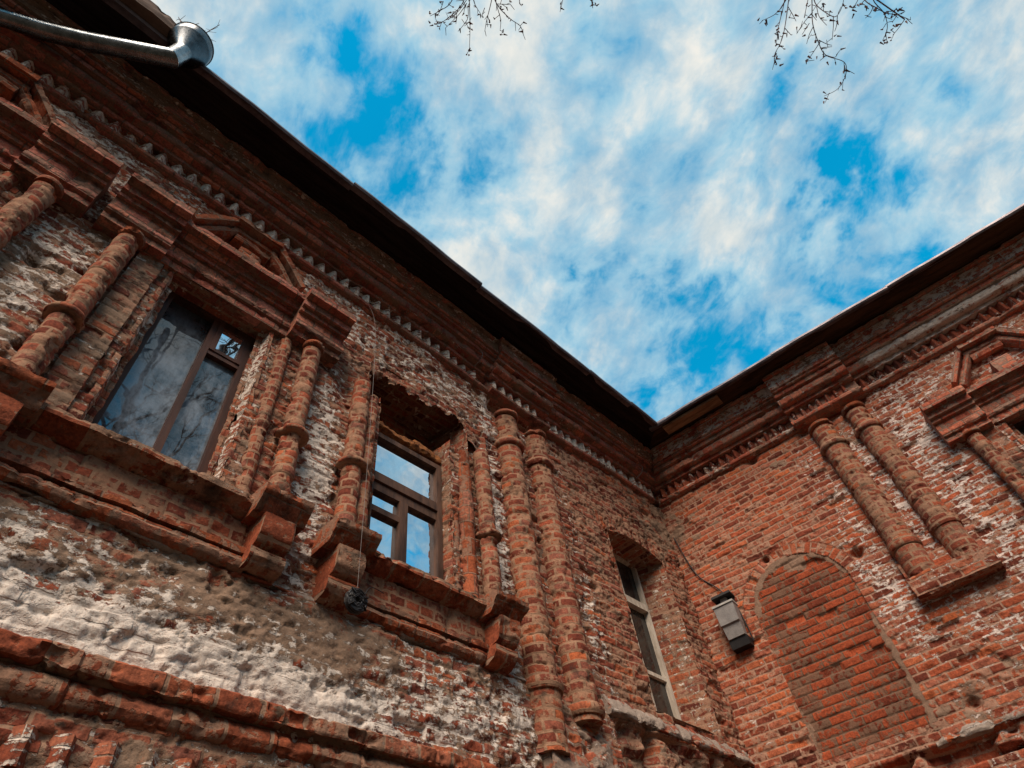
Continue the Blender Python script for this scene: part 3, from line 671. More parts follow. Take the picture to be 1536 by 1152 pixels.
# ------------------------------------------------------------------ eaves and roofs
EO = 0.80
def eave(wing):
    rot = ROT_R if wing == 'R' else 0.0
    sg = 1 if wing == 'R' else -1
    far = 9.0 if wing == 'R' else -13.0
    ov = 0.76 if wing == 'R' else EO
    def mit(o): return sg * 0.876 * o
    mb = MB()
    n = 60; oo = np.linspace(-0.3, ov, 80)
    Sg = np.array([[mit(max(o, 0)) + (far - mit(max(o, 0))) * i / n for o in oo] for i in range(n + 1)])
    Pp = np.stack([Sg, np.broadcast_to(oo, Sg.shape), np.full(Sg.shape, 8.935)], -1)
    bd = np.floor(oo / 0.135).astype(int); fb = oo / 0.135 - bd
    Pp[..., 2] += (fbm(Pp, 1.2, 3, 0.5, 8) - 0.5) * 0.05 + (HR[bd * 13 % 997] - 0.5) * 0.016 + 0.02 * (np.minimum(fb, 1 - fb) < 0.06)
    mb.grid(Pp, Pp[..., :2])
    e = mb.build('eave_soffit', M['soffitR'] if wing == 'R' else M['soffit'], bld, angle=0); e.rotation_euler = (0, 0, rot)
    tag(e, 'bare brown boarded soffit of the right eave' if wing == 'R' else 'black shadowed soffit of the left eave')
    # metal sheets of the drip edge, lapped and slightly out of line
    cuts = [0.0, 0.55, 2.75, 4.55, 6.5, 9.0] if wing == 'R' else [0.0, -1.35, -2.35, -4.6, -6.62, -8.7, -11.0, -13.0]
    r = random.Random(3 if wing == 'R' else 8)
    mb = MB()
    for i, (a, b) in enumerate(zip(cuts[:-1], cuts[1:])):
        if i == 0: a = mit(ov)
        if i == 0 and wing == 'R': a = mit(ov); b = max(b, a + 0.2)
        k = 14; ss_ = np.linspace(a, b, k)
        d_ = r.uniform(-0.012, 0.022); dz_ = r.uniform(-0.01, 0.015)
        pr = np.array([(ov - 0.07, 8.928), (ov - 0.02, 8.922), (ov + 0.012, 8.905), (ov + 0.03, 8.93), (ov + 0.028, 8.965), (ov - 0.1, 9.03)])
        Pp = np.stack([np.broadcast_to(ss_[:, None], (k, len(pr))), np.broadcast_to(pr[:, 0] + d_, (k, len(pr))), np.broadcast_to(pr[:, 1] + dz_, (k, len(pr)))], -1).copy()
        wv = (fbm(Pp[:, 0] * np.array([1, 0, 0]), 1.4, 3, 0.5, i) - 0.5) * 0.05
        Pp[..., 2] += wv[:, None]; Pp[..., 1] += wv[:, None] * 0.5
        mb.grid(Pp, Pp[..., :2])
    mb.build('drip_edge', M['lip'], e, angle=25)
    # the roof itself
    mb = MB()
    ext = 6.5
    if wing == 'L':
        mb.poly([(-13, ov, 8.985), (mit(ov), ov, 8.985), (ext * 0.876 + 0.0, -ext, 11.9), (-13, -ext, 11.9)], [(0, 0)] * 4)
        mb.poly([(-13, -ext, 11.9), (ext * 0.876, -ext, 11.9), (ext * 1.75, -2 * ext, 9.0), (-13, -2 * ext, 9.0)], [(0, 0)] * 4)
    else:
        mb.poly([(9, ov, 8.985), (mit(ov), ov, 8.985), (-ext * 0.876, -ext, 11.9), (9, -ext, 11.9)], [(0, 0)] * 4)
        mb.poly([(9, -ext, 11.9), (-ext * 0.876, -ext, 11.9), (-ext * 1.75, -2 * ext, 9.0), (9, -2 * ext, 9.0)], [(0, 0)] * 4)
    rf = mb.build('roof', M['roof'], bld, smooth=False); rf.rotation_euler = (0, 0, rot)
    mb = MB()
    if wing == 'L': mb.poly([(-13, 0, 0), (-13, -12, 0), (-13, -12, 9.1), (-13, -6.5, 11.88), (-13, 0, 8.95)]); mb.poly([(-13, -12, 0), (10, -12, 0), (10, -12, 9.1), (-13, -12, 9.1)])
    else: mb.poly([(9, 0, 0), (9, -12, 0), (9, -12, 9.1), (9, -6.5, 11.88), (9, 0, 8.95)]); mb.poly([(9, -12, 0), (-10, -12, 0), (-10, -12, 9.1), (9, -12, 9.1)])
    bw = mb.build('rear_wall', M['darkback'], bld, smooth=False); bw.rotation_euler = (0, 0, rot)
    return e
eL, eR = eave('L'), eave('R')
mb = MB()
moulding(mb, [(0.50, 8.86), (0.70, 8.865), (0.705, 8.9), (0.50, 8.905)], 0.75, 1.75, amp=0.004, chip=0.01, bl=5)
mb.build('bare_plank', M['plank'], eR)
mb = MB()
moulding(mb, [(0.80, 8.93), (0.93, 8.95), (0.95, 9.02), (0.96, 9.12), (0.90, 9.14), (0.80, 9.02)], -13.0, -8.82, amp=0.012, chip=0.02, bl=6)
mb.build('gutter_board', M['board'], eL)
# ------------------------------------------------------------------ twin columns of each wing
def ringed(z0, z1, r, rings, base=None):
    pr = [(z0, r)]
    for zr, pro, hh in rings:
        pr += [(zr - hh * 1.05, r), (zr - hh, r + pro * 0.55), (zr - hh * 0.55, r + pro * 0.93), (zr, r + pro), (zr + hh * 0.5, r + pro * 0.9), (zr + hh, r + pro * 0.5), (zr + hh * 1.1, r)]
    pr += [(z1, r)]
    return pr


def cap_disc(mb, sc, oc, z, r, h=0.06, seed=0.0):
    shaft(mb, sc, oc, [(z, r * 0.92), (z + 0.012, r), (z + h, r)], amp=0.006, seed=seed, band=0.0)


for wing, cols in (('L', ((-3.575, 3.62, 4.16, 0.162, 'ringed brick half column left of the pair on the left wing'), (-3.03, 3.98, 4.08, 0.158, 'ringed brick half column right of the pair on the left wing'))),
                   ('R', ((2.74, 5.30, 5.80, 0.165, 'ringed brick half column nearer the corner on the right wing'), (3.235, 5.30, 5.84, 0.155, 'ringed brick half column next to the right wing window')))):
    rot = ROT_R if wing == 'R' else 0.0
    for i, (sc_, zb, zr, r_, lab) in enumerate(cols):
        sd = i * 3.3 + (20 if wing == 'R' else 0)
        mb = MB()
        top = 7.60 if wing == 'L' else 7.83
        zup = 7.13 if wing == 'L' else 7.50
        shaft(mb, sc_, 0.02, ringed(zb, top, r_, [(zr, 0.042 if wing == 'L' else 0.026, 0.05 if wing == 'L' else 0.06), (zup, 0.042 if wing == 'L' else 0.036, 0.05)]), ch=0.094, seed=sd, amp=0.007, band=0.006, dth=6)
        h = mb.build('half_column', M['column'], bld, angle=50); h.rotation_euler = (0, 0, rot); tag(h, lab)
        mb = MB()
        cap_disc(mb, sc_, 0.04, top + 0.035, r_ + 0.012, 0.045, sd)
        shaft(mb, sc_, 0.0, [(top - 0.02, 0.125), (top + 0.06, 0.125)], band=0.0, seed=sd)
        mb.build('capital', M['trim'], h, angle=50)

# crumbling pedestal under the left pair, brick shelf under the right pair
mb = MB()
moulding(mb, [(-0.05, 0.0), (0.15, 0.01), (0.15, 2.9), (0.13, 3.3), (0.12, 3.6), (0.09, 3.85), (0.02, 3.98), (-0.05, 4.0)], -3.66, -2.74, amp=0.045, chip=0.09, jd=0.0, seed=41, ds=0.016)
o_ = mb.build('pedestal', M['render'], bld, angle=0); tag(o_, 'crumbling rendered pedestal under the left pair of columns')
mb = MB()
moulding(mb, [(-0.05, 5.12), (0.15, 5.125), (0.175, 5.145), (0.18, 5.37), (0.14, 5.39), (0.06, 5.41), (0.055, 5.62), (-0.05, 5.64)], 2.54, 3.45, amp=0.012, chip=0.025, seed=47, bl=0.26, ds=0.014)
o_ = mb.build('corbel_shelf', M['wallR'], bld); o_.rotation_euler = (0, 0, ROT_R); tag(o_, 'brick shelf carrying the right pair of columns')
mb = MB()
moulding(mb, [(-0.05, 4.17), (0.07, 4.175), (0.085, 4.2), (0.075, 4.235), (0.01, 4.36), (-0.2, 4.44)], -2.66, 0.02, amp=0.028, chip=0.05, jd=0.0, seed=51, ds=0.015)
tag(mb.build('ledge', M['ledge'], bld, angle=0), 'ragged grey render ledge under the plain window')
mb = MB()
moulding(mb, [(-0.05, 4.155), (0.02, 4.16), (0.05, 4.172), (0.045, 4.185), (0.0, 4.23), (-0.05, 4.24)], -13.0, -3.74, amp=0.012, chip=0.035, jd=0.0, seed=53, ds=0.015)
tag(mb.build('ledge', M['ledge'], bld, angle=0), 'thin pale ledge of render below the ornate windows')
mb = MB()
moulding(mb, [(-0.05, 3.80), (0.04, 3.805), (0.055, 3.83), (0.04, 3.87), (-0.05, 3.95)], 1.9, 9.0, amp=0.022, chip=0.05, jd=0.0, seed=57, ds=0.015)
o_ = mb.build('ledge', M['ledge'], bld, angle=0); o_.rotation_euler = (0, 0, ROT_R); tag(o_, 'broken render ledge low on the right wing')


# ------------------------------------------------------------------ windows
def plate(mb, pts, s_o, n):
    pass


def reveal(mb, a, b, z0, z1, vert=True, seed=0.0, ds=0.014, mk=(0, 0, 0)):
    """strip of masonry from (s,o) a to b between z0 and z1 (a wall seen edge-on)"""
    k = max(3, int(math.hypot(b[0] - a[0], b[1] - a[1]) / ds)); m = max(3, int((z1 - z0) / ds))
    t = np.linspace(0, 1, k); z = np.linspace(z0, z1, m)
    P = np.stack([np.broadcast_to((a[0] + (b[0] - a[0]) * t)[:, None], (k, m)), np.broadcast_to((a[1] + (b[1] - a[1]) * t)[:, None], (k, m)), np.broadcast_to(z, (k, m))], -1)
    L = math.hypot(b[0] - a[0], b[1] - a[1])
    UV = np.stack([np.broadcast_to((t * L)[:, None], (k, m)) + 0.13, np.broadcast_to(z, (k, m))], -1)
    nrm = np.array([-(b[1] - a[1]), (b[0] - a[0]), 0]) / L
    if nrm[1] < 0 or abs(nrm[1]) < 1e-6: nrm = nrm if nrm[1] >= 0 else -nrm
    rel = brick_relief(UV[..., 0], UV[..., 1], 0.092, 0.27, 0.010, 0.012)
    P2 = P + vec3(P, 7.0, 4, seed) * 0.03 + nrm * (rel * 0.8)[..., None]
    mb.grid(P2, UV, np.broadcast_to(np.array(mk, float), (k, m, 3)))


def flat(mb, s0, s1, o0, o1, z, slope=0.0, seed=0.0, ds=0.016):
    a = np.linspace(s0, s1, max(3, int(abs(s1 - s0) / ds))); b = np.linspace(o0, o1, max(3, int(abs(o1 - o0) / ds)))
    A, Bb = np.meshgrid(a, b, indexing='ij')
    P = np.stack([A, Bb, z + slope * (Bb - o0)], -1); P = P + vec3(P, 6.0, 4, seed) * 0.03
    mb.grid(P, P[..., :2])


def bar(mb, s0, s1, z0, z1, o0, o1):
    mb.box((s0, o0, z0), (s1, o1, z1))


def sash(sc, hw, z0, z1, o, parent, kind, wood, glass, rot, label, gl=None):
    """timber window: frame, mullion, transom; panes are sub-parts"""
    mb = MB(); f = {'casement': 0.058, 'crossbar': 0.06}.get(kind, 0.05); d = 0.07
    L_, R2 = sc - hw, sc + hw
    bar(mb, L_, L_ + f, z0, z1, o - d, o + 0.03); bar(mb, R2 - f, R2, z0, z1, o - d, o + 0.03)
    bar(mb, L_ + f, R2 - f, z0, z0 + f, o - d, o + 0.028); bar(mb, L_ + f, R2 - f, z1 - f, z1, o - d, o + 0.028)
    a, b, lo, hi = L_ + f, R2 - f, z0 + f, z1 - f
    panes = []
    if kind == 'casement':
        mx = a + (b - a) * 0.565
        bar(mb, mx - 0.026, mx + 0.026, lo, hi, o - d, o + 0.022)
        zt = hi - 0.40
        bar(mb, mx + 0.026, b, zt - 0.05, zt, o - d, o + 0.016)
        # little opening vent stands proud
        for (p, q_, r_, s_) in ((mx + 0.026, mx + 0.075, zt, hi), (b - 0.045, b, zt, hi)): bar(mb, p, q_, r_, s_, o - d, o + 0.03)
        bar(mb, mx + 0.075, b - 0.045, zt, zt + 0.04, o - d, o + 0.026); bar(mb, mx + 0.075, b - 0.045, hi - 0.04, hi, o - d, o + 0.026)
        panes = [(a, mx - 0.026, lo, hi), (mx + 0.026, b, lo, zt - 0.05), (mx + 0.075, b - 0.045, zt + 0.04, hi - 0.04)]
    elif kind == 'crossbar':
        zt = hi - 0.48
        bar(mb, a, b, zt - 0.10, zt, o - d, o + 0.034)
        bar(mb, a, b, zt - 0.20, zt - 0.11, o - d, o + 0.012)
        mx = a + (b - a) * 0.47
        zt2 = zt; zt = zt - 0.09
        bar(mb, mx - 0.045, mx + 0.045, lo, zt - 0.11, o - d, o + 0.026)
        zv = zt - 0.11 - 0.19
        bar(mb, a, mx - 0.045, zv - 0.06, zv, o - d, o + 0.018)
        panes = [(a, b, zt2, hi), (a, mx - 0.045, zv, zt - 0.11), (a, mx - 0.045, lo, zv - 0.06), (mx + 0.045, b, lo, zt - 0.11)]
    else:
        z1_, z2_ = lo + (hi - lo) * 0.28, lo + (hi - lo) * 0.70
        mx = (a + b) / 2
        bar(mb, a, b, z1_ - 0.025, z1_ + 0.025, o - d, o + 0.012); bar(mb, a, b, z2_ - 0.05, z2_ + 0.05, o - d, o + 0.045)
        for lo_, hi_ in ((lo, z1_ - 0.025), (z1_ + 0.025, z2_ - 0.05), (z2_ + 0.05, hi)):
            bar(mb, mx - 0.03, mx + 0.03, lo_, hi_, o - d, o + 0.01)
            panes += [(a, mx - 0.03, lo_, hi_), (mx + 0.03, b, lo_, hi_)]
    w_ = mb.build('window', wood, bld, smooth=False); w_.rotation_euler = (0, 0, rot); tag(w_, label)
    bv = w_.modifiers.new('bevel', 'BEVEL'); bv.width = 0.006; bv.segments = 2
    for i, (p, q_, r_, s_) in enumerate(panes):
        mb = MB(); k = 6
        A, Z_ = np.meshgrid(np.linspace(p - 0.005, q_ + 0.005, k), np.linspace(r_ - 0.005, s_ + 0.005, k), indexing='ij')
        tl = rnd.uniform(-0.006, 0.006); tl2 = rnd.uniform(-0.004, 0.004)
        tilt = 0.17 if (kind == 'casement' and i == 2) else 0.0     # the small vent stands ajar
        Pp = np.stack([A, np.full(A.shape, o - 0.03) + (A - sc) * tl + (Z_ - z0) * tl2 + (Z_ - r_) * tilt, Z_], -1)
        mb.grid(Pp, Pp[..., [0, 2]])
        g = (gl or {}).get(i, glass)
        mb.build('pane', g, w_, smooth=False)
    return w_


def ornate_window(sc, wing, label, ha=0.855, damaged=False, seed=0.0):
    rot = ROT_R if wing == 'R' else 0.0
    tr, c2 = M['trim'], M['column2']
    def b_(mb, name, par, mat=None, **kw):
        o = mb.build(name, mat or tr, par, **kw)
        if par is bld: o.rotation_euler = (0, 0, rot)
        return o
    # jambs, step and sill bed
    mb = MB(); hw = 0.47
    if not damaged:
        for sg in (-1, 1):
            reveal(mb, (sc + sg * 0.50, 0.012), (sc + sg * 0.462, 0.006), 4.64, 6.76, seed=seed + sg, mk=(-0.02, 0.02, -0.05))
            reveal(mb, (sc + sg * 0.465, 0.012), (sc + sg * 0.44, -0.09), 4.64, 6.76, seed=seed + sg, mk=(0.10, 0.02, -0.1))  # bricks whitened here to paint in the jamb's lit strip
            reveal(mb, (sc + sg * 0.44, -0.09), (sc + sg * 0.395, -0.10), 4.64, 6.76, seed=seed + sg, mk=(0.02, 0.02, -0.1))
            reveal(mb, (sc + sg * 0.415, -0.09), (sc + sg * 0.40, -0.34), 4.64, 6.76, seed=seed + sg)
        flat(mb, sc - 0.5, sc + 0.5, 0.02, -0.34, 6.725, seed=seed)
    else:
        for a_, b2 in (((-0.53, 0.012), (-0.50, -0.30)), ((0.41, 0.0), (0.385, -0.30))):
            reveal(mb, (sc + a_[0], a_[1]), (sc + b2[0], b2[1]), 4.64, 6.70, seed=seed, mk=(0, 0.05, 0.04))
        reveal(mb, (sc - 0.69, 0.03), (sc - 0.62, -0.56), 6.40, 7.25, seed=seed + 2); reveal(mb, (sc + 0.66, 0.02), (sc + 0.58, -0.56), 6.40, 7.2, seed=seed + 3)
        reveal(mb, (sc + 0.97, 0.02), (sc + 0.6, -0.2), 6.56, 7.1, seed=seed + 4)
        reveal(mb, (sc - 0.8, -0.55), (sc + 0.95, -0.55), 6.5, 7.3, seed=seed + 5, mk=(-0.1, 0, 0.1))
        flat(mb, sc - 0.75, sc + 0.98, -0.01, -0.58, 7.27, seed=seed)
        flat(mb, sc - 0.72, sc - 0.5, 0.02, -0.34, 6.60, seed=seed); flat(mb, sc + 0.5, sc + 0.98, 0.02, -0.34, 6.60, seed=seed)
    flat(mb, sc - 0.55, sc + 0.55, 0.03, -0.36, 4.72, slope=-0.05, seed=seed + 6)
    ws = b_(mb, 'window_surround', bld, M['wallL'] if wing == 'L' else M['wallR'], angle=0)
    tag(ws, label)
    # columns with ring
    for sg in (-1, 1):
        s_ = sc + sg * ha
        mb = MB()
        shaft(mb, s_, 0.085, ringed(4.74, 6.64, 0.088, [(5.49, 0.05, 0.032)]), ch=0.088, seed=seed + sg * 2, amp=0.006, band=0.006, dth=9, usc=0.09)
        col = b_(mb, 'half_column', ws, c2, angle=50)
        mb = MB()   # shallow pier the column stands against
        moulding(mb, [(-0.03, 0.0), (0.045, 0.0), (0.05, 0.14), (-0.03, 0.14)], s_ - 0.08, s_ + 0.08) if False else None
        if not damaged:
            mb = MB(); cap_disc(mb, s_, 0.10, 6.668, 0.105, 0.034, seed); b_(mb, 'capital', ws, angle=50)
        # slimmer roll inside it
        mb = MB()
        if damaged and sg > 0:
            shaft(mb, sc + 0.60, 0.0, [(4.74, 0.075), (6.60, 0.075)], ch=0.4, seed=seed + 4, amp=0.008, dth=10, band=0.002)
            shaft(mb, sc + 0.48, -0.06, [(4.74, 0.055), (6.58, 0.055)], ch=0.4, seed=seed + 5, amp=0.008, dth=12, band=0.002)
            b_(mb, 'jamb_roll', ws, tr, angle=50)
        elif damaged:
            shaft(mb, sc - 0.665, 0.06, [(4.74, 0.07), (6.52, 0.07)], ch=0.2, seed=seed + 4, amp=0.012, dth=10, band=0.004)
            b_(mb, 'jamb_roll', ws, c2, angle=50)
        else:
            if sg > 0: shaft(mb, sc + sg * 0.635, -0.005, [(4.72, 0.06), (6.72, 0.06)], ch=0.11, seed=seed + 4 + sg, amp=0.006, dth=10, band=0.004)
            else: reveal(mb, (sc - 0.76, 0.035), (sc - 0.56, 0.035), 4.66, 6.74, seed=seed + 7, mk=(-0.03, 0.10, 0.12)); reveal(mb, (sc - 0.56, 0.035), (sc - 0.545, -0.05), 4.66, 6.74, seed=seed + 8)
            b_(mb, 'jamb_roll', ws, M['wallL' if wing == 'L' else 'wallR'] if sg < 0 else c2, angle=50)
        # base slab, corbels
        mb = MB()
        moulding(mb, [(-0.04, 4.545), (0.22, 4.55), (0.27, 4.60), (0.33, 4.665), (0.335, 4.705), (0.28, 4.735), (-0.04, 4.75)], s_ - 0.19, s_ + 0.19, amp=0.012, chip=0.04, jd=0.0, seed=seed + sg)
        b_(mb, 'base_slab', ws)
        mb = MB()
        moulding(mb, [(-0.04, 4.31), (0.13, 4.315), (0.20, 4.335), (0.245, 4.385), (0.26, 4.45), (0.255, 4.54), (-0.04, 4.545)], s_ - 0.115, s_ + 0.115, amp=0.010, chip=0.025, jd=0.0, bl=3, seed=seed + sg + 6)
        b_(mb, 'corbel', ws, M['string'])
        mb = MB()
        moulding(mb, [(-0.04, 4.165), (0.08, 4.17), (0.15, 4.20), (0.185, 4.245), (0.19, 4.30), (-0.04, 4.31)], s_ - 0.13, s_ + 0.125, amp=0.012, chip=0.03, jd=0.0, bl=3, seed=seed + sg + 8)
        b_(mb, 'corbel', ws, M['string'])
    # sill
    mb = MB()
    moulding(mb, [(-0.04, 4.565), (0.05, 4.57), (0.10, 4.585), (0.155, 4.625), (0.185, 4.635), (0.19, 4.68), (0.17, 4.695), (-0.04, 4.735)], sc - ha + 0.18, sc + ha - 0.18, amp=0.016, chip=0.05, bl=0.3, seed=seed + 11, ds=0.014)
    b_(mb, 'sill', ws, M['string'])
    # apron below it and its bottom roll
    mb = MB()
    moulding(mb, [(-0.04, 4.32), (0.045, 4.325), (0.05, 4.57), (-0.04, 4.575)], sc - ha + 0.1, sc + ha - 0.1, amp=0.012, chip=0.025, bl=0.27, jd=0.008, seed=seed + 13)
    b_(mb, 'apron', ws, M['wallL'] if wing == 'R' else M['column2'])
    mb = MB()
    moulding(mb, [(-0.04, 4.165), (0.05, 4.17), (0.085, 4.19), (0.10, 4.225), (0.09, 4.262), (0.06, 4.275), (0.105, 4.28), (0.11, 4.315), (0.09, 4.33), (-0.04, 4.335)], sc - ha + 0.10, sc + ha - 0.10, amp=0.014, chip=0.04, bl=0.3, seed=seed + 17, ds=0.014)
    b_(mb, 'apron_moulding', ws)
    if damaged: return ws
    # entablature: breaks forward over each column
    ENT = [(-0.04, 6.715), (0.045, 6.72), (0.05, 6.80), (0.04, 6.81), (0.075, 6.815), (0.09, 6.84), (0.085, 6.875), (0.06, 6.89), (0.065, 7.0), (0.10, 7.005), (0.105, 7.04), (0.10, 7.05), (0.155, 7.055), (0.16, 7.12), (0.25, 7.13), (0.255, 7.21), (0.24, 7.222), (-0.04, 7.235)]
    BLK = [(-0.04, 6.70), (0.135, 6.705), (0.14, 6.77), (0.13, 6.78), (0.175, 6.785), (0.19, 6.815), (0.185, 6.85), (0.165, 6.865), (0.17, 6.99), (0.215, 6.995), (0.22, 7.03), (0.21, 7.04), (0.265, 7.045), (0.27, 7.125), (0.35, 7.135), (0.355, 7.222), (0.335, 7.235), (-0.04, 7.245)]
    mb = MB(); moulding(mb, ENT, sc - ha + 0.2, sc + ha - 0.2, amp=0.005, chip=0.03, bl=0.26, seed=seed + 21, ds=0.016)
    b_(mb, 'entablature', ws, M['mould' if wing == 'L' else 'mouldR'])
    for sg in (-1, 1):
        mb = MB(); moulding(mb, BLK, sc + sg * ha - 0.265, sc + sg * ha + 0.265, amp=0.005, chip=0.03, bl=0.26, seed=seed + 23 + sg, ds=0.016)
        b_(mb, 'entablature_block', ws, M['mould' if wing == 'L' else 'mouldR'])
    # broken pediment: two raking bars, a level bar between them, a block in the middle
    def prof(d): return [(-0.04, -0.17), (0.09, -0.165), (0.13, -0.14), (0.14, -0.105), (0.115, -0.075), (0.09, -0.07), (0.19 + d, -0.062), (0.20 + d, -0.01), (0.18 + d, 0.0), (-0.04, 0.004)]
    mb = MB()
    moulding(mb, prof(0.0), sc - 0.60, sc - 0.27, z0=7.44, z1=7.86, amp=0.008, chip=0.025, bl=0.3, seed=seed + 31)
    moulding(mb, prof(0.0), sc + 0.27, sc + 0.60, z0=7.86, z1=7.44, amp=0.008, chip=0.025, bl=0.3, seed=seed + 32)
    moulding(mb, prof(0.03), sc - 0.24, sc + 0.24, z0=7.885, amp=0.008, chip=0.025, bl=0.3, seed=seed + 33)
    moulding(mb, [(-0.04, 7.20), (0.10, 7.2), (0.18, 7.22), (0.19, 7.43), (0.17, 7.45), (-0.04, 7.46)], sc - 0.11, sc + 0.11, amp=0.01, chip=0.03, jd=0, bl=4, seed=seed + 35)
    moulding(mb, [(-0.04, 7.64), (0.10, 7.645), (0.12, 7.70), (0.11, 7.73), (-0.04, 7.74)], sc - 0.19, sc + 0.19, amp=0.01, chip=0.03, jd=0, bl=4, seed=seed + 37)
    b_(mb, 'pediment', ws, M['trim' if wing == 'L' else 'mouldR'])
    return ws


ornate_window(W1, 'L', 'complete moulded brick surround with half columns and broken pediment', 0.865, seed=1.0)
ornate_window(W0, 'L', 'moulded brick surround cut off by the left edge, tops of column and pediment showing', 0.865, seed=14.0)
ornate_window(W2, 'L', 'damaged surround that has lost its entablature, dark hollow above the glass', 0.80, damaged=True, seed=27.0)
ornate_window(ORN_R, 'R', 'moulded brick surround with broken pediment on the right wing', 0.84, seed=45.0)
sash(W1, 0.415, 4.72, 6.74, -0.20, bld, 'casement', M['wood'], M['glass_dusty'], 0.0, 'dark brown casement window with dusty panes and a small vent', {2: M['glass_sky']})
sash(W0, 0.415, 4.72, 6.74, -0.20, bld, 'casement', M['wood'], M['glass_dusty'], 0.0, 'dark brown casement window at the left edge')
sash(-4.985, 0.44, 4.68, 6.36, -0.145, bld, 'crossbar', M['wood2'], M['glass_sky'], 0.0, 'worn brown window mirroring blue sky and cloud')
sash(ORN_R, 0.415, 4.72, 6.74, -0.20, bld, 'casement', M['wood'], M['glass_dark'], ROT_R, 'dark window of the right wing')
sash(-1.14, 0.49, 4.50, 6.90, -0.38, bld, 'tall', M['greywood'], M['glass_dark'], 0.0, 'tall plain window with greyed cream paint near the corner')
# torn sealing foam and packing above the sky-lit window
mb = MB()
moulding(mb, [(-0.30, 6.38), (-0.13, 6.385), (-0.09, 6.43), (-0.11, 6.50), (-0.16, 6.56), (-0.30, 6.58)], -5.44, -4.54, amp=0.05, chip=0.03, jd=0, seed=61, ds=0.012, do=0.012)
tag(mb.build('sealing_foam', M['foam'], bld, angle=0), 'torn brown sealing foam above the sky lit window')
# plain window: splayed reveals, head and sill
mb = MB()
reveal(mb, (-0.51, 0.015), (-0.65, -0.40), 4.36, 6.90, seed=71, mk=(0, 0.03, 0.02)); reveal(mb, (-1.77, 0.015), (-1.63, -0.40), 4.36, 6.90, seed=72, mk=(0, 0, 0.02))
a_ = np.linspace(-1.80, -0.48, 60); b_2 = np.linspace(0.012, -0.42, 28); A_, B_ = np.meshgrid(a_, b_2, indexing='ij')
Pc = np.stack([A_, B_, 6.775 + 0.11 * np.cos((A_ + 1.14) * 2.45) - 0.03 * B_], -1); Pc = Pc + vec3(Pc, 6.0, 4, 73.0) * 0.03
mb.grid(Pc, np.stack([B_ + 20, A_], -1))
flat(mb, -1.78, -0.48, 0.02, -0.42, 4.42, slope=-0.2, seed=74)
tag(mb.build('window_reveal', M['wallL'], bld, angle=0), 'deep splayed brick reveal of the plain window')
# ------------------------------------------------------------------ drainpipe
dp = tag(empty('drainpipe', (0, 0, 0)), 'galvanised drainpipe with funnel hopper hanging from the left eave', 'drainpipe')
hx, ho = -8.645, 0.88
mb = MB()
pr = [(8.66, 0.083), (8.72, 0.085), (8.745, 0.09), (8.93, 0.195), (8.945, 0.202), (9.05, 0.206), (9.058, 0.214), (9.065, 0.206), (9.06, 0.198), (8.95, 0.19), (8.76, 0.08)]
th = np.linspace(0, 2 * math.pi, 49); zz_ = np.array([p[0] for p in pr]); rr_ = np.array([p[1] for p in pr])
Pp = np.stack([hx + np.cos(th)[:, None] * rr_, ho + np.sin(th)[:, None] * rr_, np.broadcast_to(zz_, (49, len(pr)))], -1)
mb.grid(Pp, Pp[..., :2]); mb.build('hopper', M['zinc_shaded'], dp, angle=35)
def mitre_ring(c, d, nrm, rad, seg=28):
    a = np.cross(d, [0.3, 0.9, 0.2]); a /= np.linalg.norm(a); b_ = np.cross(d, a)
    th_ = np.linspace(0, 2 * math.pi, seg + 1)
    ring_ = rad * (np.cos(th_)[:, None] * a + np.sin(th_)[:, None] * b_)
    return ring_, c + ring_ - d * ((ring_ @ nrm) / (d @ nrm))[:, None]
cor = np.array([hx - 0.01, ho - 0.005, 8.46]); e1 = np.array([hx, ho, 8.73]); e2 = np.array([-9.25, 0.50, 8.47])
d1 = (cor - e1) / np.linalg.norm(cor - e1); d2 = (e2 - cor) / np.linalg.norm(e2 - cor); nm = (d1 + d2) / np.linalg.norm(d1 + d2)
rg, mr_ = mitre_ring(cor, d1, nm, 0.089)
mb = MB(); Pp = np.stack([e1 + rg, e1 + (cor - e1) * 0.5 + rg, mr_]); mb.grid(Pp, Pp[..., :2])
mb.build('collar', M['zinc'], dp, angle=40)
rg, mr_ = mitre_ring(cor, d2, nm, 0.087)
mb = MB(); Pp = np.stack([mr_, cor + d2 * 0.2 + rg, e2 + rg]); mb.grid(Pp, Pp[..., :2])
tube(mb, [(-9.22, 0.515, 8.471), (-9.55, 0.335, 8.462), (-9.90, 0.17, 8.45), (-10.6, 0.14, 8.38)], 0.085, 24)
for a_, b_2 in (((-9.22, 0.515, 8.471), (-9.27, 0.486, 8.469)), ((-8.86, 0.74, 8.475), (-8.885, 0.726, 8.475))):
    tube(mb, [a_, b_2], 0.0885, 24)
mb.build('pipe', M['zinc'], dp, angle=40)
mb = MB(); tube(mb, [(-10.55, 0.14, 8.42), (-10.66, 0.13, 8.20), (-10.66, 0.13, 0.25)], 0.085, 20); tube(mb, [(-10.66, 0.13, 0.3), (-10.66, 0.3, 0.12)], 0.085, 20)
mb.build('pipe', M['zinc'], dp, angle=40)

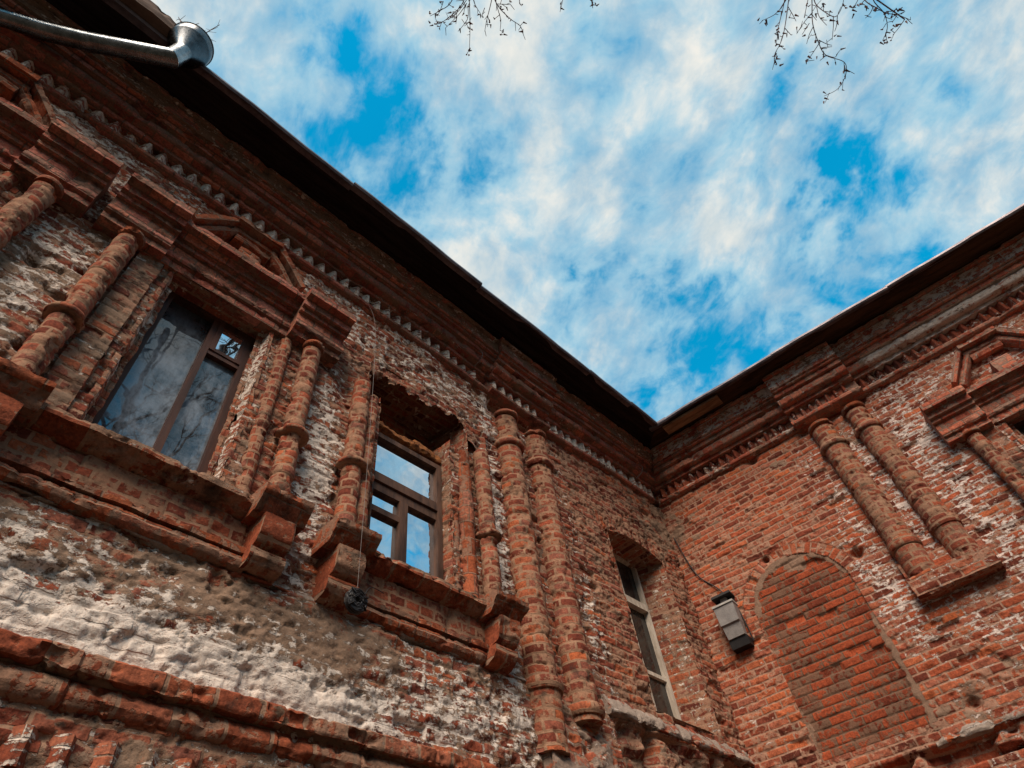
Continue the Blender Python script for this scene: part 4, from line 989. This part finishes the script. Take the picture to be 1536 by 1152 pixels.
# sapling rooted in the gutter behind the hopper
mb = MB(); r = random.Random(5)
sp = empty('sapling', (hx - 0.06, -0.93, 9.1)); tag(sp, 'tiny bare sapling sprouting from the gutter by the hopper', 'plant')
mbp = MB()
for k in range(7):
    a = r.uniform(0, 6.28); L_ = r.uniform(0.2, 0.40); b0 = np.array([r.uniform(-.12, .16), r.uniform(-.05, .05), 0.04])
    pts = [b0, b0 + [math.cos(a) * L_ * .2, math.sin(a) * L_ * .15, L_ * .5], b0 + [math.cos(a) * L_ * .45, math.sin(a) * L_ * .3, L_]]
    tube(mbp, pts, 0.006, 5, 0.003, 4)
    for q in range(4):
        t = r.uniform(.35, .95); p = np.array(pts[0]) * (1 - t) + np.array(pts[2]) * t; a2 = r.uniform(0, 6.28)
        tube(mbp, [p, p + [math.cos(a2) * .06, math.sin(a2) * .06, .06]], 0.0028, 4, 0.0015)
mbp.build('stem', M['twig'], sp, angle=0)

# ------------------------------------------------------------------ floodlight on the right wing
fl = tag(empty('floodlight', (0, 0, 0), ROT_R), 'grey box floodlight on a black bracket beside the walled up arch', 'lamp')
mb = MB()
prf = lambda z, o0, o1, hw: [(0.45 - hw, o0, z), (0.45 + hw, o0, z), (0.45 + hw, o1, z), (0.45 - hw, o1, z)]
def hull(mb, secs):
    secs = [np.array(s_, float) for s_ in secs]
    for a, b in zip(secs[:-1], secs[1:]):
        for k in range(4):
            k2 = (k + 1) % 4
            mb.poly([a[k], a[k2], b[k2], b[k]])
    mb.poly(secs[0][::-1]); mb.poly(secs[-1])
hull(mb, [prf(5.56, 0.08, 0.17, 0.115), prf(5.72, 0.07, 0.20, 0.125), prf(5.735, 0.07, 0.225, 0.13), prf(5.98, 0.075, 0.235, 0.14)])
h_ = mb.build('housing', M['lampgrey'], fl, smooth=False); bv = h_.modifiers.new('bevel', 'BEVEL'); bv.width = 0.012; bv.segments = 3
mb = MB(); hull(mb, [prf(5.985, 0.06, 0.25, 0.15), prf(6.01, 0.06, 0.25, 0.15)]); mb.build('rim', M['lamppale'], fl, smooth=False)
mb = MB(); hull(mb, [prf(6.012, 0.05, 0.12, 0.05), prf(6.16, 0.03, 0.09, 0.045)]); mb.build('arm', M['lampgrey'], fl, smooth=False)
mb = MB(); hull(mb, [prf(6.02, -0.02, 0.045, 0.12), prf(6.15, -0.02, 0.045, 0.12)]); hull(mb, [prf(6.152, -0.02, 0.17, 0.14), prf(6.19, -0.02, 0.16, 0.135)])
hull(mb, [prf(5.44, -0.02, 0.13, 0.125), prf(5.55, -0.02, 0.15, 0.13)]); hull(mb, [prf(5.56, -0.02, 0.06, 0.06), prf(5.98, -0.02, 0.06, 0.06)])  # block under the housing is added as its black shadow; rest is mount
mb.build('bracket', M['black'], fl, smooth=False)
mb = MB(); tube(mb, [(0.6, 0.02, 5.5), (0.59, 0.03, 5.75), (0.56, 0.02, 6.0), (0.42, 0.02, 6.35), (0.2, 0.02, 6.7), (0.08, 0.03, 7.4)], 0.009, 6, None, 4); mb.build('cable', M['cable'], fl, angle=0)

# ------------------------------------------------------------------ coil hanging on a wire
ck = tag(empty('hanging_cable_coil', (0, 0, 0)), 'small black cable coil dangling on a thin wire beside the damaged window', 'cable coil')
cx, co, cz = -5.755, 0.40, 4.03
mb = MB()
r = random.Random(2)
for k in range(18):
    R0 = 0.074 - 0.010 * (k % 6); dy = (k // 6) * 0.016 - 0.02; ph = r.uniform(0, 6)
    pts = [(cx + math.cos(t) * (R0 + r.uniform(-.004, .004)), co + dy + r.uniform(-.004, .004), cz + math.sin(t) * R0 * 1.05) for t in np.linspace(ph, ph + 6.283, 26)]
    tube(mb, pts, 0.009, 6)
for k in range(4):
    a = k * 1.7 + 0.5; tube(mb, [(cx + math.cos(a) * .045, co + .03, cz + math.sin(a) * .045), (cx + math.cos(a) * .088, co + .02, cz + math.sin(a) * .088), (cx + math.cos(a) * .06, co - .04, cz + math.sin(a) * .06)], 0.006, 5)
tube(mb, [(cx + 0.06, co, cz + 0.07), (cx + 0.12, co - .02, cz + 0.16), (cx + 0.24, co - .04, cz + 0.17)], 0.003, 5, None, 5)
mb.build('coil', M['cable'], ck, angle=0)
mb = MB(); tube(mb, [(-5.80, 0.10, 8.06), (-5.805, 0.33, 7.25), (-5.78, 0.39, 5.6), (cx, co, cz + 0.07)], 0.0017, 5, None, 6)
mb.build('wire', M['wire'], ck, angle=0)
for i, (s_, z_) in enumerate(((-4.12, 8.40), (-0.62, 8.40))):
    mb = MB(); pts = [(s_, 0.10, z_ - 0.12), (s_ + 0.02, 0.22, z_ - 0.06), (s_ + 0.015, 0.26, z_ + 0.03), (s_ - 0.03, 0.22, z_ + 0.08)]
    tube(mb, pts, 0.006, 6, None, 5)
    o_ = mb.build('wire_hook', M['wire'], None, angle=0)
    tag(o_, ('small bent wire hook on the cornice over the damaged window', 'small bent wire hook on the cornice near the inner corner')[i], 'hook', 'wire hooks on the cornice')

# ------------------------------------------------------------------ bare tree behind the viewer, its drooping twigs hang into view
TW = [[[(-7.351,-3.454,6.34),(-7.206,-3.298,6.323),(-7.085,-3.178,6.441),(-7.009,-3.076,6.297)],[(-7.323,-3.339,6.309),(-7.273,-3.195,6.423),(-7.284,-3.103,6.517),(-7.307,-3.027,6.567)],[(-7.285,-3.386,6.238),(-7.216,-3.235,6.39),(-7.22,-3.057,6.584),(-7.251,-3.002,6.618)],[(-7.181,-3.26,6.373),(-7.126,-3.197,6.445),(-7.114,-3.093,6.52)],[(-7.225,-3.34,6.272),(-7.164,-3.304,6.339),(-7.091,-3.286,6.386)],[(-7.177,-3.492,6.218),(-7.096,-3.389,6.34),(-7.037,-3.287,6.39),(-7.007,-3.232,6.357)],[(-7.148,-3.466,6.256),(-7.064,-3.404,6.369),(-6.969,-3.353,6.412),(-6.937,-3.306,6.348)],[(-7.186,-3.459,6.217),(-7.054,-3.401,6.379),(-6.924,-3.397,6.452),(-6.839,-3.414,6.446),(-6.798,-3.395,6.385)],[(-7.221,-3.228,6.396),(-7.198,-3.173,6.466),(-7.153,-3.116,6.524)],[(-7.054,-3.401,6.379),(-6.969,-3.459,6.474)],[(-7.241,-3.38,6.232),(-7.203,-3.209,6.424),(-7.205,-3.095,6.549)],[(-7.202,-3.27,6.355),(-7.184,-3.176,6.465),(-7.18,-3.04,6.6)],[(-6.748,-3.785,6.641),(-6.702,-3.724,6.614),(-6.678,-3.661,6.545)],[(-6.687,-3.929,6.43),(-6.628,-3.85,6.309),(-6.609,-3.82,6.235)],[(-6.988,-3.582,6.482),(-6.929,-3.512,6.535),(-6.903,-3.501,6.549)],[(-7.099,-3.331,6.361),(-7.076,-3.277,6.393)],[(-7.309,-3.165,6.452),(-7.287,-3.113,6.507),(-7.272,-3.062,6.56)]],[[(-5.879,-4.795,6.133),(-5.728,-4.728,6.191),(-5.709,-4.577,6.002),(-5.692,-4.511,5.909)],[(-5.844,-4.825,6.162),(-5.703,-4.75,6.203),(-5.673,-4.601,6.001),(-5.662,-4.519,5.909),(-5.648,-4.447,5.871),(-5.581,-4.422,5.9)],[(-5.726,-4.672,6.142),(-5.754,-4.605,6.084),(-5.805,-4.526,6.036)],[(-5.687,-4.719,6.169),(-5.643,-4.701,6.103),(-5.624,-4.687,6.058)],[(-5.673,-4.601,6.001),(-5.619,-4.602,5.967)],[(-5.767,-4.944,6.192),(-5.598,-4.854,6.178),(-5.561,-4.744,5.999),(-5.453,-4.704,5.952),(-5.33,-4.71,5.981),(-5.258,-4.75,5.883),(-5.203,-4.715,5.844),(-5.161,-4.633,5.84),(-5.135,-4.564,5.929)],[(-5.58,-4.797,6.08),(-5.59,-4.709,6.032),(-5.594,-4.634,5.979)],[(-5.55,-4.732,5.98),(-5.533,-4.688,5.969),(-5.494,-4.65,5.974)],[(-5.443,-4.702,5.956),(-5.395,-4.658,6.007),(-5.355,-4.613,6.047)],[(-5.611,-4.888,6.211),(-5.583,-4.844,6.118),(-5.562,-4.824,5.926),(-5.563,-4.831,5.844),(-5.591,-4.887,5.847),(-5.605,-4.944,5.92)],[(-5.561,-4.825,5.878),(-5.523,-4.788,5.846),(-5.441,-4.755,5.878)],[(-5.563,-4.832,5.838),(-5.529,-4.799,5.819),(-5.497,-4.779,5.837)],[(-5.471,-4.71,5.945),(-5.421,-4.731,5.924),(-5.4,-4.746,5.901)],[(-5.408,-4.699,5.968),(-5.389,-4.744,5.908)],[(-5.33,-4.71,5.981),(-5.298,-4.735,5.941),(-5.331,-4.753,5.9)],[(-5.579,-4.835,6.097),(-5.563,-4.793,6.0),(-5.532,-4.777,5.902)],[(-5.61,-4.84,6.196),(-5.6,-4.787,6.134),(-5.596,-4.737,6.07)],[(-5.57,-4.732,6.014),(-5.564,-4.656,5.978)],[(-5.33,-4.71,5.981),(-5.304,-4.677,6.029)]],[[(-5.566,-5.045,5.977),(-5.551,-4.973,5.773),(-5.509,-4.974,5.675),(-5.437,-5.005,5.675),(-5.357,-5.062,5.714),(-5.206,-5.145,5.812)],[(-5.57,-5.079,5.879),(-5.543,-4.991,5.714),(-5.451,-4.992,5.671),(-5.321,-4.994,5.736),(-5.248,-4.956,5.78)],[(-5.262,-5.106,5.774),(-5.239,-5.061,5.782),(-5.226,-5.017,5.785)],[(-5.559,-5.0,5.851),(-5.542,-4.946,5.833),(-5.532,-4.925,5.838)],[(-5.524,-4.967,5.689),(-5.502,-4.939,5.695),(-5.486,-4.915,5.719)],[(-5.551,-4.973,5.773),(-5.537,-4.935,5.789)],[(-5.449,-5.008,5.671),(-5.396,-5.054,5.695)],[(-5.357,-5.062,5.714),(-5.333,-5.024,5.726)]]]
tr_ = tag(empty('bare_tree', (-6.2, -10.2, 0)), 'bare tree with drooping budding twigs hanging in from the top edge', 'tree')
TB = np.array([-6.2, -10.2, 0.0])
def tb(mb, pts, r0, r1, seg=8, sm=4): return tube(mb, np.asarray(pts) - TB, r0, seg, r1, sm)
mb = MB()
trunk = [(-6.2, -10.2, -0.2), (-6.25, -10.1, 2.5), (-6.1, -10.0, 5.5), (-6.3, -9.8, 9), (-6.4, -9.6, 13), (-6.5, -9.5, 18.5)]
tb(mb, trunk, 0.30, 0.05, 14)
mb.build('trunk', M['bark'], tr_, angle=0, world=True)
r = random.Random(21)
def rv(s_): return np.array([r.uniform(-s_, s_) for _ in range(3)])
def grow(mb, p, d, L_, rad, depth):
    d = d / np.linalg.norm(d)
    n = 4; pts = [p]
    for i in range(n):
        d = d + rv(0.16) + np.array([0, 0, 0.05 if depth < 3 else -0.07]); d /= np.linalg.norm(d); pts.append(pts[-1] + d * L_ / n)
    tb(mb, pts, rad, rad * 0.45, 6 if depth < 2 else 4, 2)
    if depth >= 4: return
    for k in range(5 if depth < 3 else 6):
        t = r.uniform(0.25, 1.0) * n; i = min(n - 1, int(t)); q = pts[i] + (pts[i + 1] - pts[i]) * (t - i)
        grow(mb, q, d + rv(0.85), L_ * r.uniform(0.42, 0.62), max(rad * 0.42, 0.0035), depth + 1)
for k in range(13):
    z = 8.0 + k * 0.8; a = k * 2.4 + 0.4
    f = (z - 9) / 4 if z < 13 else (z - 13) / 5.5
    base = np.array([-6.3, -9.7, z])
    mb = MB()
    grow(mb, base, np.array([math.cos(a) * 0.9, math.sin(a) * 0.9 + 0.12, 0.55]), r.uniform(2.6, 3.6) * (1 - 0.4 * (k / 13)), 0.075 - 0.003 * k, 1)
    mb.build('limb', M['bark'], tr_, angle=0, world=True)
# two long limbs that carry the twigs seen from below
limbs = ([(-6.15, -9.95, 6.2), (-6.6, -8.2, 7.4), (-7.0, -6.2, 7.8), (-7.2, -4.4, 7.5), (-7.2, -3.5, 6.95)],
         [(-6.1, -9.95, 5.8), (-5.7, -8.5, 6.7), (-5.6, -7.0, 6.95), (-5.7, -5.8, 6.7), (-5.78, -5.0, 6.3)])
tips = []
for i, lp in enumerate(limbs):
    mb = MB(); tb(mb, lp, 0.06, 0.010, 9, 6); mb.build('limb', M['bark'], tr_, angle=0, world=True)
mbt = MB(); mbb = MB()
def bud(p, s_):
    p = np.asarray(p) - TB
    d = rv(1.0); d[2] = -abs(d[2]) - 0.5; d /= np.linalg.norm(d)
    tube(mbb, [p, p + d * s_ * 0.5, p + d * s_ * 1.3, p + d * s_ * 2.0], s_ * 0.42, 6, s_ * 0.14)
for gi, grp in enumerate(TW):
    lp = np.array(limbs[0][-1] if gi == 0 else limbs[1][-1])
    for si, stp in enumerate(grp):
        stp = np.array(stp)
        main = len(stp) >= 4
        if stp[0][2] > 0 and (main or si < 3):
            near = lp + rv(0.06)
            tb(mbt, [near, (near + stp[0]) / 2 + rv(0.03), stp[0]], 0.006, 0.004, 5)
        tb(mbt, stp, 0.0036 if main else 0.0027, 0.0016, 5, 6)
        # short spurs and buds along it
        n = len(stp); Ltot = np.linalg.norm(np.diff(stp, axis=0), axis=1).sum()
        for k in range(int(Ltot / 0.026)):
            t = r.uniform(0.1, 1.0) * (n - 1); i = min(n - 2, int(t)); p = stp[i] + (stp[i + 1] - stp[i]) * (t - i)
            if r.random() < 0.5:
                e = p + rv(0.035) + (stp[-1] - stp[0]) * 0.03
                tb(mbt, [p, e], 0.0022, 0.0015, 4, 1)
                if r.random() < 0.4: bud(e, r.uniform(0.010, 0.015))
            elif r.random() < 0.22: bud(p, r.uniform(0.010, 0.017))
        if r.random() < 0.6:
            for k in range(r.randint(1, 3)): bud(stp[-1] + rv(0.03), r.uniform(0.011, 0.018))
mbt.build('twigs', M['twig'], tr_, angle=0, world=True)['kind'] = 'stuff'
mbb.build('buds', M['bud'], tr_, angle=40, world=True)['kind'] = 'stuff'
